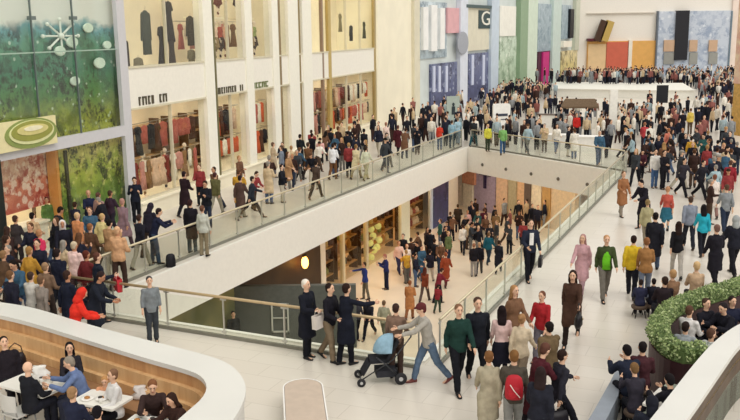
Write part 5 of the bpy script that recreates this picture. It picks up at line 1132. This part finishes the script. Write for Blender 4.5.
# dense crowd at far left
CL = [('person in a white hooded coat by the orange pillar', 66, 181, 0, 'stand2', 1.8, (K_, 'dcdce0'), (T_, '8a8a90'), ('hood', 'd2d2d4')),
 ('dark haired person with a child green top in front of the corner shop', 46, 197, 30, 'stand', 1.6, (J_, '5c7a44'), (T_, 'd0c8b8'), ('short', '2c1e1c')),
 ('person in tan facing the red patterned shop panel', 30, 180, 170, 'phone', 1.78, (J_, 'a07a4c'), (T_, '6a543c'), ('short', '6a4a30')),
 ('black haired person in beige below the shop counter', 32, 212, 160, 'walkc', 1.74, (J_, 'c8a884'), (T_, '3a2c2a'), ('short', '201717')),
 ('person in a hot pink jacket in the dense left crowd', 39, 229, 150, 'walka', 1.74, (Pf, 'd83a62'), (T_, '3a2c2e'), ('short', 'b0805c')),
 ('person with white headscarf and black top in the dense left crowd', 62, 220, 20, 'walkb', 1.76, (K_, '20202c'), (T_, '1c1c26'), ('hood', 'd4ccca')),
 ('person in an orange tan jacket and light hair in the left crowd', 77, 212, 150, 'walka', 1.74, (Pf, 'cc8a5e'), (T_, '7a5038'), ('short', 'd2b088')),
 ('person in navy near the foliage display, left of a pair', 88, 190, 20, 'stand2', 1.72, (J_, '252a44'), (T_, '22222c'), ('short', 'b89070')),
 ('person in pinkish brown near the foliage display, right of a pair', 98, 192, 150, 'stand', 1.72, (J_, 'a88a84'), (T_, '302c38'), ('short', '5c4038')),
 ('person in a pale yellow jacket under the foliage display', 102, 213, 150, 'walkb', 1.74, (Pf, 'd2c28a'), (T_, '5a5244'), ('short', 'c0a070')),
 ('person in a mauve grey coat left of the grey post', 122, 198, 160, 'walka', 1.8, (K_, '8a7078'), (T_, '4a3a40'), ('short', 'b08478')),
 ('bald headed person in a peach tan coat at the left railing end', 117, 226, 165, 'walkc', 1.84, (Pf, 'cda07a'), (T_, '40302a'), ('short', 'd6ab86')),
 ('dark haired person in black below the white headscarf', 57, 248, 160, 'walka', 1.84, (Pf, '1d2030'), (T_, '1b1c24'), ('short', '2c2020')),
 ('person in a mustard yellow coat in the left crowd', 29, 246, 155, 'walkb', 1.8, (K_, 'b88a38'), (T_, '5a5a50'), ('short', '9a7444')),
 ('person in a white and pink top in the left crowd', 74, 241, 150, 'walkc', 1.76, (Pf, 'e2c2bc'), (T_, '5a4448'), ('short', 'c4b49a')),
 ('dark person carrying a red bag where the two railings meet', 97, 252, 120, 'stand2', 1.8, (J_, '1e2230'), (T_, '1b1c28'), ('short', '5a382e')),
 ('person in a scarlet puffer jacket bending behind the white counter', 85, 288, 110, 'hunch', 1.8, (Pf, 'dc3528'), (T_, '22222a'), ('hood', 'd23428')),
 ('person in navy coat leaning past the scarlet puffer', 103, 272, 80, 'hunch', 1.82, (K_, '20242f'), (T_, '1b1c24'), ('short', '2c2020')),
 ('dark navy person at the far left behind the counter', 10, 270, 150, 'walka', 1.78, (Pf, '22222f'), (T_, '1b1c24'), ('short', '6a4c34')),
 ('person in brown and cream at the far left edge', 3, 250, 155, 'walkb', 1.78, (J_, '5a4434'), (T_, '302824'), ('short', '8a6a4a')),
 ('dark brown haired person at the left edge of the crowd', 7, 226, 150, 'walka', 1.76, (Pf, '3a2a28'), (T_, '302824'), ('long', '3c2a24')),
 ('person in striped brown knit in the left crowd', 45, 262, 160, 'walkc', 1.72, (J_, '7a6250'), (T_, '3a302c'), ('short', '94765a')),
 ('person in charcoal in front of the corner shop counter', 15, 215, 160, 'stand2', 1.74, (J_, '3a3436'), (T_, '2a2628'), ('short', '4a342c')),
 ('person with auburn hair and wine jacket in the left crowd', 86, 250, 145, 'walkb', 1.76, (J_, '6a2a2c'), (T_, '22222a'), ('short', '5a2c22')),
 ('person in pale grey bag and cream behind the counter', 22, 272, 160, 'walkc', 1.66, (J_, 'c8c4bc'), (T_, '4a4844'), ('short', '40302a')),
 ('brown haired person in black close to the left railing', 139, 214, 155, 'walka', 1.74, (J_, '22222c'), (T_, 'a09a8c'), ('short', '3a2a26')),
 ('person in dark plum in the left crowd behind the mauve coat', 110, 190, 150, 'walkb', 1.72, (J_, '3a2a38'), (T_, '2a2430'), ('short', '4a342c')),
 ('person in brown behind the pale yellow jacket', 90, 223, 152, 'walkc', 1.74, (K_, '5a4030'), (T_, '2c2424'), ('short', '8a5c3c')),
 ('person in grey knit left of the black coat crowd', 40, 275, 158, 'walka', 1.68, (J_, '8a8078'), (T_, '34302e'), ('short', '6a503c')),
 ('person in deep navy behind the scarlet puffer', 67, 270, 140, 'walkb', 1.8, (K_, '1c2030'), (T_, '1b1c24'), ('short', '3a2822'))]
for i, (lb, x, y, yw, po, st, tp_, bt, hr) in enumerate(CL):
    q = pl(lb, x, y, yw, po, st, tp_, bt, hr, fem=(i % 3 == 1), skin=i % 3)
    if 'red bag' in lb: give_bag(q, po, False, 0, 'shop', 'c8303c', 'bright red shopping bag hanging where the two railings meet', w=.36, h=.34)
# lower level
GW = 'shoppers on the lower level'
LL = [('dark figure standing by the olive wall below the near railing', 233, 311, 20, 'stand', 1.78, (K_, '2e3030'), (T_, '262828'), ('short', '2a2624')), ('person in a blue sweater pointing at the lower shop window', 364, 262, -70, 'reach', 1.78, (J_, '2c3a78'), (T_, '6a6458'), ('short', '3a2a20')),
 ('person in pink and navy facing the blue sweater on the lower level', 384, 254, -80, 'phone', 1.76, (J_, '2a3060'), (T_, '20223a'), ('short', 'a86a5c')),
 ('person in pale pink walking on the lower level, left of a pair', 399, 241, 20, 'walka', 1.74, (J_, 'e0bcae'), (T_, '3a3a5a'), ('short', '9a6a50')),
 ('person in white walking on the lower level, right of a pair', 407, 244, 10, 'walkb', 1.72, (J_, 'ecdcd0'), (T_, '8a3c40'), ('short', 'c08a70')),
 ('person in black bending on the lower level by the white pair', 416, 242, -50, 'hunch', 1.7, (Pf, '1c1b24'), (T_, '1c1c24'), ('short', '2c2020')),
 ('person in a black coat on the lower level by the blue display', 430, 229, 170, 'stand2', 1.76, (Pf, '1a1a22'), (T_, '1b1b22'), ('short', '1f1718')),
 ('dark person with white bag on the lower level below the blue display', 430, 249, 160, 'walka', 1.74, (J_, '23202c'), (T_, 'c0b4a8'), ('short', '2c2020')),
 ('person in rust orange coat walking on the lower level', 446, 252, 160, 'walkb', 1.76, (K_, '94452c'), (T_, '5a3030'), ('short', '9a5234')),
 ('person in maroon striding with a dark bag beside the rust coat', 443, 268, 120, 'hunch', 1.66, (J_, '7c2a38'), (T_, '22202a'), ('short', '3c2422')),
 ('person in rust and black in the middle of the lower floor', 425, 267, 150, 'walka', 1.68, (J_, '7c3e2a'), (T_, '5a4a44'), ('long', '5a2c22')),
 ('slim person in orange brown in the middle of the lower floor', 410, 280, 160, 'walkc', 1.74, (K_, 'b57a4c'), (T_, '8a5a3c'), ('short', '8a5434')),
 ('person in black jacket striding below the near rail on the lower floor', 368, 299, -20, 'stride', 1.76, (J_, '24242c'), (T_, '1e1e26'), ('short', '3c2c24')),
 ('person in grey behind the black coat on the lower floor', 357, 298, 20, 'walka', 1.72, (J_, '3a3a40'), (T_, '22222a'), ('short', '4a382c')),
 ('person in pale grey green below the near railing on the lower floor', 384, 300, 160, 'walkb', 1.74, (J_, '9a9a84'), (T_, '6a6a5c'), ('short', '6a5440')),
 ('child in red beside the rust coat on the lower floor', 438, 284, 150, 'walkc', 1.3, (J_, '8c3038'), (T_, '3a4a3c'), ('short', '3a2420')),
 ('person in black standing left of a pair by the right railing, lower floor', 474, 243, 165, 'stand', 1.72, (J_, '1d1b22'), (T_, '9a9490'), ('short', '9a6c54')),
 ('person in black with sandy hair, right of a lower floor pair by the railing', 479.5, 242, 165, 'walka', 1.74, (J_, '1d1b22'), (T_, '4a4848'), ('short', 'c09a78')),
 ('person in a teal jacket on the lower floor by the right railing', 489, 232, 150, 'walkb', 1.76, (Pf, '1f5868'), (T_, '22303c'), ('short', '7a5c40')),
 ('person in black coat under the right railing on the lower floor', 499, 240, 165, 'walka', 1.76, (K_, '22222a'), (T_, '1d1d24'), ('short', '3a2a24')),
 ('person in black at the corner pillar of the lower floor', 458, 204, 160, 'stand2', 1.76, (Pf, '3a3028'), (T_, '22222a'), ('short', '4a3a2c')),
 ('person in brown on the lower floor left of the corner pillar', 446, 226, 20, 'walka', 1.74, (J_, '241f26'), (T_, '22222a'), ('short', '2c2020')),
 ('person in white and black below the orange sign', 463, 224, 170, 'walkb', 1.74, (J_, 'e0d8cc'), (T_, '22222a'), ('short', '3a2a24')),
 ('person in wine coat below the violet display', 484, 208, 160, 'walka', 1.76, (K_, '4e1c2e'), (T_, '22202a'), ('short', '5a3a30')),
 ('person in a brown olive coat right of the wine coat, lower floor', 496, 211, 165, 'walkc', 1.76, (K_, '7c6244'), (T_, '3a3028'), ('short', '6a4c34'))]
for i, (lb, x, y, yw, po, st, tp_, bt, hr) in enumerate(LL):
    pp(lb, x, y, yw, po, st, tp_, bt, hr, grp=GW, fem=(i % 3 == 1), skin=i % 2, level=LZ)
# distant hand placed
DD = [('person in red standing at a white table behind the far railing', 577, 113, 5, 'stand', 1.72, (J_, 'c4302c'), (T_, '22202a'), ('short', '7a4a38')),
 ('person in black sitting against the far railing near its right corner', 606, 131, 180, 'hunch', 1.5, (Pf, '22242e'), (T_, '22242e'), ('hood', '22242e')),
 ('person in yellow green vest behind the far end of the left railing', 488, 124, 10, 'stand', 1.6, (J_, 'd0cc4c'), (T_, '3a4434'), ('short', 'c4a474')),
 ('person in green behind the far end of the left railing', 503, 125, 170, 'walka', 1.72, (J_, '7cb06a'), ('jeans', '3a5a80'), ('short', '5a4434')),
 ('person in a pale blue jacket behind the poster stand', 458, 117, 170, 'walkb', 1.76, (J_, 'a4c4d4'), (T_, '5a7080'), ('short', '8a7a64')),
 ('person in a light blue jacket left of another, by the left railing end', 452, 120, 150, 'stand2', 1.7, (J_, '8fb4c8'), (T_, '3a4a5a'), ('short', '4a3c34')),
 ('person in dark teal trousers at the end of the left railing', 474, 118, 150, 'walka', 1.78, (J_, '2c3034'), (T_, '24505a'), ('short', '4a3428')),
 ('person in a mustard yellow top in the right hand crowd', 691, 108, 170, 'stand', 1.74, (J_, 'd6bc5c'), (T_, '5a4a3a'), ('short', '6a4c34')),
 ('person in black left of the mustard yellow top in the right hand crowd', 683, 110, 165, 'stand2', 1.78, (K_, '1d1b24'), (T_, '1d1b24'), ('short', '221a1a')),
 ('person in violet in the right hand crowd', 710, 92, 165, 'stand', 1.74, (J_, '4c3a6c'), (T_, '2a2638'), ('short', '2c2224')),
 ('person in black coat walking left in front of the stage', 671, 98, -60, 'walka', 1.8, (K_, '1d1b22'), (T_, '1d1b22'), ('short', '221a1a')),
 ('person in black under the black board stand', 650, 90, 10, 'stand', 1.8, (K_, '1d1b22'), (T_, '1d1b22'), ('short', '221a1a')),
 ('person in pinkish red top near the black board, right crowd', 645, 122, 160, 'walka', 1.72, (J_, 'b8444a'), (T_, '2a2430'), ('short', '9a6a50')),
 ('person in salmon top right of the pinkish red top', 669, 128, 160, 'walkb', 1.7, (J_, 'd4806c'), (T_, 'a87064'), ('short', 'a8704c'))]
for i, (lb, x, y, yw, po, st, tp_, bt, hr) in enumerate(DD):
    pp(lb, x, y, yw, po, st, tp_, bt, hr, grp='shoppers in the distant crowd', fem=(i % 3 == 1))
# white tables and counters among the far crowd
for i, (x, y, w_, lb) in enumerate(((562, 150, 1.8, 'white service counter beyond the far railing, left one'), (590, 152, 1.6, 'white service counter beyond the far railing near its right end'), (553, 127, 2.2, 'white counter with brown top among the far crowd'))):
    p = at(x, y); t = empty('service_counter', p, -.3); m_ = MB(); m_.box((0, 0, .45), (w_, .7, .9)); m_.build('body', mat('eeece6', .5), t)
    m_ = MB(); m_.box((0, 0, .925), (w_+.1, .8, .05)); m_.build('worktop', mat('f4f2ee' if i < 2 else '5a4434', .4), t); tag(t, lb, 'counter')
p = at(579, 128); t = empty('market_stall', p, -.2); t.scale = (.55, .7, .85); m_ = MB(); m_.add([(-2.4, -1, 1.9), (2.4, -1, 1.9), (2.4, 1, 1.9), (-2.4, 1, 1.9), (-1.9, 0, 2.5), (1.9, 0, 2.5), (-2.4, -1, 1.75), (2.4, -1, 1.75), (2.4, 1, 1.75), (-2.4, 1, 1.75)],
  [(0, 1, 5, 4), (1, 2, 5), (2, 3, 4, 5), (3, 0, 4), (6, 7, 1, 0), (7, 8, 2, 1), (8, 9, 3, 2), (9, 6, 0, 3), (9, 8, 7, 6)]); m_.build('canopy', cloth('6e5c4a'), t)
for sx in (-2.2, 2.2):
    for sy in (-.85, .85): m_ = MB(); m_.tube([(sx, sy, 0), (sx, sy, 1.8)], .03, 6); m_.build('post', mat('d8d4ca', .5), t)
m_ = MB(); m_.box((0, 0, .45), (4.2, 1.4, .9)); m_.build('counter', mat('e6e2d8', .5), t); tag(t, 'market stall with dark brown canopy in the far crowd beyond the railing', 'stall')
# ------------------------------------------------------------------ fill crowd
def inside(p, poly):
    c = False; n = len(poly)
    for i in range(n):
        x1, y1 = poly[i]; x2, y2 = poly[i-1]
        if (y1 > p[1]) != (y2 > p[1]) and p[0] < (x2-x1)*(p[1]-y1)/(y2-y1)+x1: c = not c
    return c
HOLE = [(p.x, p.y) for p in [A, B, Cc, D]]; HBIG = [(ctr.x+(p.x-ctr.x)*1.0, ctr.y+(p.y-ctr.y)*1.0) for p in [A, B, Cc, D]]
def dist_seg(p, a, b):
    a = Vector((a.x, a.y)); b = Vector((b.x, b.y)); p = Vector(p[:2]); t = max(0, min(1, (p-a).dot(b-a)/(b-a).length_squared)); return (p-a-(b-a)*t).length
BLOCK = [(at(612, 137), .8), (at(661, 118), .8), (at(501, 137), 1.1), (at(453, 128), .9), (at(562, 150), 1.3), (at(590, 152), 1.2), (at(553, 127), 1.5), (at(582, 128), 2.7), (V(rc.x+.25, rc.y, 0), 1.1)]
for i in range(8): BLOCK.append((PG.pt(i*8, 0), 1.5))
DARKP = ['1d1e26', '232534', '3c2a26', '3a3d42', '1d1e26', '6e4f3c']; MIXP = ['a8835f', 'cbb594', 'e4dfd4', 'c8c8c6', '7c7f84', '8e3a3c', '5f6a44', '9fb6be', '5d2d3c', 'd8a8a4', 'd08a7c', '3f5f78', 'c99a3a', '2f5a58', 'c8402f']
ZONES = [
 ('before the second shop bay', [(196, 158), (262, 142), (290, 150), (280, 170), (200, 190)], 9, .6, 0),
 ('by the narrow shop bays', [(262, 140), (335, 118), (345, 138), (300, 158)], 17, .65, 0),
 ('by the blank cream wall', [(330, 120), (415, 100), (420, 128), (350, 150)], 27, .65, 0),
 ('below the blue and white shop front', [(412, 98), (500, 84), (500, 112), (425, 126)], 42, .75, 0),
 ('behind the end of the left railing', [(425, 116), (505, 108), (530, 124), (462, 128)], 18, .5, 0),
 ('in front of the pale green shop front', [(498, 84), (556, 80), (556, 106), (500, 108)], 38, .5, 0),
 ('behind the far railing', [(508, 108), (620, 112), (640, 132), (520, 128)], 30, .5, 0),
 ('between the stage and the far railing', [(556, 97), (650, 99), (650, 120), (560, 112)], 46, .5, 0),
 ('right of the black board', [(640, 92), (735, 88), (738, 120), (645, 124)], 44, .8, 0),
 ('beyond the striped pair at the right', [(625, 122), (738, 118), (738, 152), (632, 150)], 36, .75, 0),
 ('at the right edge near the golden column', [(700, 145), (739, 140), (739, 178), (702, 180)], 7, .6, 0),
 ('in the crowd by the corner shop', [(0, 205), (110, 190), (128, 235), (85, 262), (0, 262)], 13, .5, 0),
 ('at the back of the lower level', [(470, 198), (548, 200), (520, 226), (472, 226)], 22, .65, 1),
 ('at the back corner of the lower level', [(449, 204), (476, 198), (478, 222), (440, 236)], 9, .6, 1),
 ('beside the lower level shop windows', [(395, 236), (440, 218), (442, 248), (395, 262)], 9, .6, 1)]
auto = []; grid = list(PEOPLE)
rz_ = random.Random(11)
for zi, (zl, poly, n, dk, low) in enumerate(ZONES):
    xs = [p[0] for p in poly]; ys = [p[1] for p in poly]; k = 0; t = 0
    while k < n and t < 1500:
        t += 1; x = rz_.uniform(min(xs), max(xs)); y = rz_.uniform(min(ys), max(ys))
        if not inside((x, y), poly): continue
        lv = LZ if low else 0; p = at(x, y, lv+1.7)
        if any(abs(g[2]-lv) < 1 and (g[0]-p.x)**2+(g[1]-p.y)**2 < .5 for g in grid): continue
        if any((b[0].x-p.x)**2+(b[0].y-p.y)**2 < b[1]**2 for b in BLOCK) and not low: continue
        if not low:
            if inside((p.x, p.y), HOLE) or min(dist_seg(p, a, b) for a, b in ((A, B), (B, Cc), (Cc, D), (D, A))) < .75: continue
            if (V(p.x, p.y, 0)-PF.o).dot(PF.n) < .8 and (V(p.x, p.y, 0)-PF.o).dot(PF.u) < PF.L: continue
            if pts[0].y-1 < p.y < pts[0].y+14 and p.x > pts[0].x-1 and p.x < 40: continue
        grid.append((p.x, p.y, lv)); k += 1; auto.append(((p-CAM).length, x, y, zi, lv))
auto.sort(); NIND = 292-len(PEOPLE)
rc2 = random.Random(5); used = {}
PZ = ['walka', 'walkb', 'walkc', 'stand', 'stand2', 'phone', 'stride', 'hunch']
for d_, x, y, zi, lv in auto[:max(0, NIND)]:
    zl, poly, n, dk, low = ZONES[zi]
    tc_ = rc2.choice(DARKP) if rc2.random() < dk else rc2.choice(MIXP)
    if zi == 3 and y > 98 and x < 440 and rc2.random() < .5: tc_ = rc2.choice(['c8402f', '8e3a3c'])
    if zi == 3 and x > 456 and rc2.random() < .35: tc_ = 'c8402f'
    if zi == 6 and rc2.random() < .4: tc_ = rc2.choice(['e4dfd4', 'c8c8c6', '9fb6be'])
    bc_ = rc2.choice(list(BC_)); hc_ = rc2.choice(list(HC)+['35241c', '1c1614']); tt = rc2.choice([J_, J_, K_, Pf]); po = rc2.choice(PZ); fem = rc2.random() < .45
    nm = {'jacket': 'jacket', 'coat': 'coat', 'puffer': 'anorak'}[tt]
    lb = '%s haired person, %s %s, %s trousers, %s' % (HC[hc_], CN[tc_], nm, BC_[bc_], zl)
    yw = rc2.choice([W1, W2, W1, W2, 60, -100, 180, 0])+rc2.uniform(-25, 25)
    if lb in used: lb = lb.replace('trousers', 'legwear') if lb.replace('trousers', 'legwear') not in used else lb
    if len(lb.split()) > 16: lb = lb.replace(' haired person', ' haired figure').replace(' trousers', '').replace('dark blue', 'navy')
    used[lb] = 1
    person(lb, x, y, yw, po, rc2.uniform(1.6, 1.84), (tt, tc_), (T_, bc_), (rc2.choice(['long', 'short', 'bun']) if fem else rc2.choice(['short', 'short', 'hat']), hc_), skin=rc2.choice([0, 0, 1, 2, 4]), fem=fem, level=LZ if low else 0,
           group={1: 'shoppers on the lower level'}.get(low, 'shoppers in the distant crowd' if zi in (4, 5, 6, 7, 8, 9, 3) else 'shoppers on the left walkway' if zi in (0, 1, 2, 11) else 'shoppers on the open floor'))
# the farthest people, too many to count, as one mass of figures
def lowman(mb, p, yaw, s, cols):
    R_ = Matrix.Rotation(yaw, 3, 'Z'); w = lambda x, y, z: Vector(p)+R_ @ (V(x, y, z)*s); mb.N = 8; u = R_ @ X1; f_ = R_ @ V(0, 1, 0); st = rz_.uniform(-.15, .15)
    mb.cur = cols[1]; mb.cap(w(-.09, 0, .85), w(-.1, st, .08), .1*s, .06*s); mb.cap(w(.09, 0, .85), w(.1, -st, .08), .1*s, .06*s)
    mb.cur = cols[0]; mb.loft([(w(0, 0, .8), u, f_, .19*s, .13*s), (w(0, 0, 1.1), u, f_, .17*s, .12*s), (w(0, 0, 1.35), u, f_, .2*s, .13*s), (w(0, 0, 1.48), u, f_, .09*s, .07*s)])
    mb.cap(w(-.2, 0, 1.38), w(-.26, -st, .85), .055*s, .04*s); mb.cap(w(.2, 0, 1.38), w(.26, st, .85), .055*s, .04*s)
    mb.cur = 8; mb.cap(w(0, 0, 1.48), w(0, 0, 1.56), .05*s, .05*s); mb.ell(w(0, -.01, 1.63), (.075*s, .09*s, .11*s)); mb.cur = cols[2]; mb.ell(w(0, .02, 1.67), (.082*s, .092*s, .09*s))
MATS = [cloth(c) for c in ('1d1e26', '232534', '3c2a26', 'e4dfd4', 'a3b4ba', '8c8f92', '8e5a54', 'cbb594')]+[mat(SK[0], .55, .3, var=.06), cloth('3a261e')]
mb = MB()
def one(p): lowman(mb, p, rz_.uniform(0, 6.3), rz_.uniform(.94, 1.05), (rz_.choice((0, 0, 1, 2, 3, 4, 5, 6, 7)), rz_.choice((0, 1, 2, 5)), rz_.choice((2, 9, 9, 0))))
for d_, x, y, zi, lv in auto[max(0, NIND):]:
    p = at(x, y, lv+1.7); p.z = lv; one(p)
k = 0; g2 = [(g[0], g[1]) for g in grid]
while k < 330:
    x = rz_.uniform(498, 739); y = rz_.uniform(64, 77 if x < 700 else 84) if x > 556 else rz_.uniform(74, 84)
    p = at(x, y, 1.7); p.z = 0
    if p.y > 126 or (p-PG.o).dot(PG.n) < 1.2 or any((a-p.x)**2+(b-p.y)**2 < .5 for a, b in g2[-300:]): continue
    if pts[0].y-1 < p.y < pts[0].y+13: 
        if pts[0].x-1 < p.x < 37: continue
    g2.append((p.x, p.y)); one(p); k += 1
for _ in range(36):      # people standing on the stage
    t = rz_.random(); i = rz_.randrange(3); p = pts[i].lerp(pts[i+1], t)+V(0, rz_.uniform(10, 11.7), 0); p.z = .85; one(p)
tag(mb.build('distant_crowd', MATS, smooth=True), 'mass of tiny figures in the farthest crowd around and behind the white stage', 'crowd', kind='stuff')
bpy.data.scenes.remove(SCR)
print('PEOPLE', len(PEOPLE), 'AUTO', len(auto), 'IND', NIND)
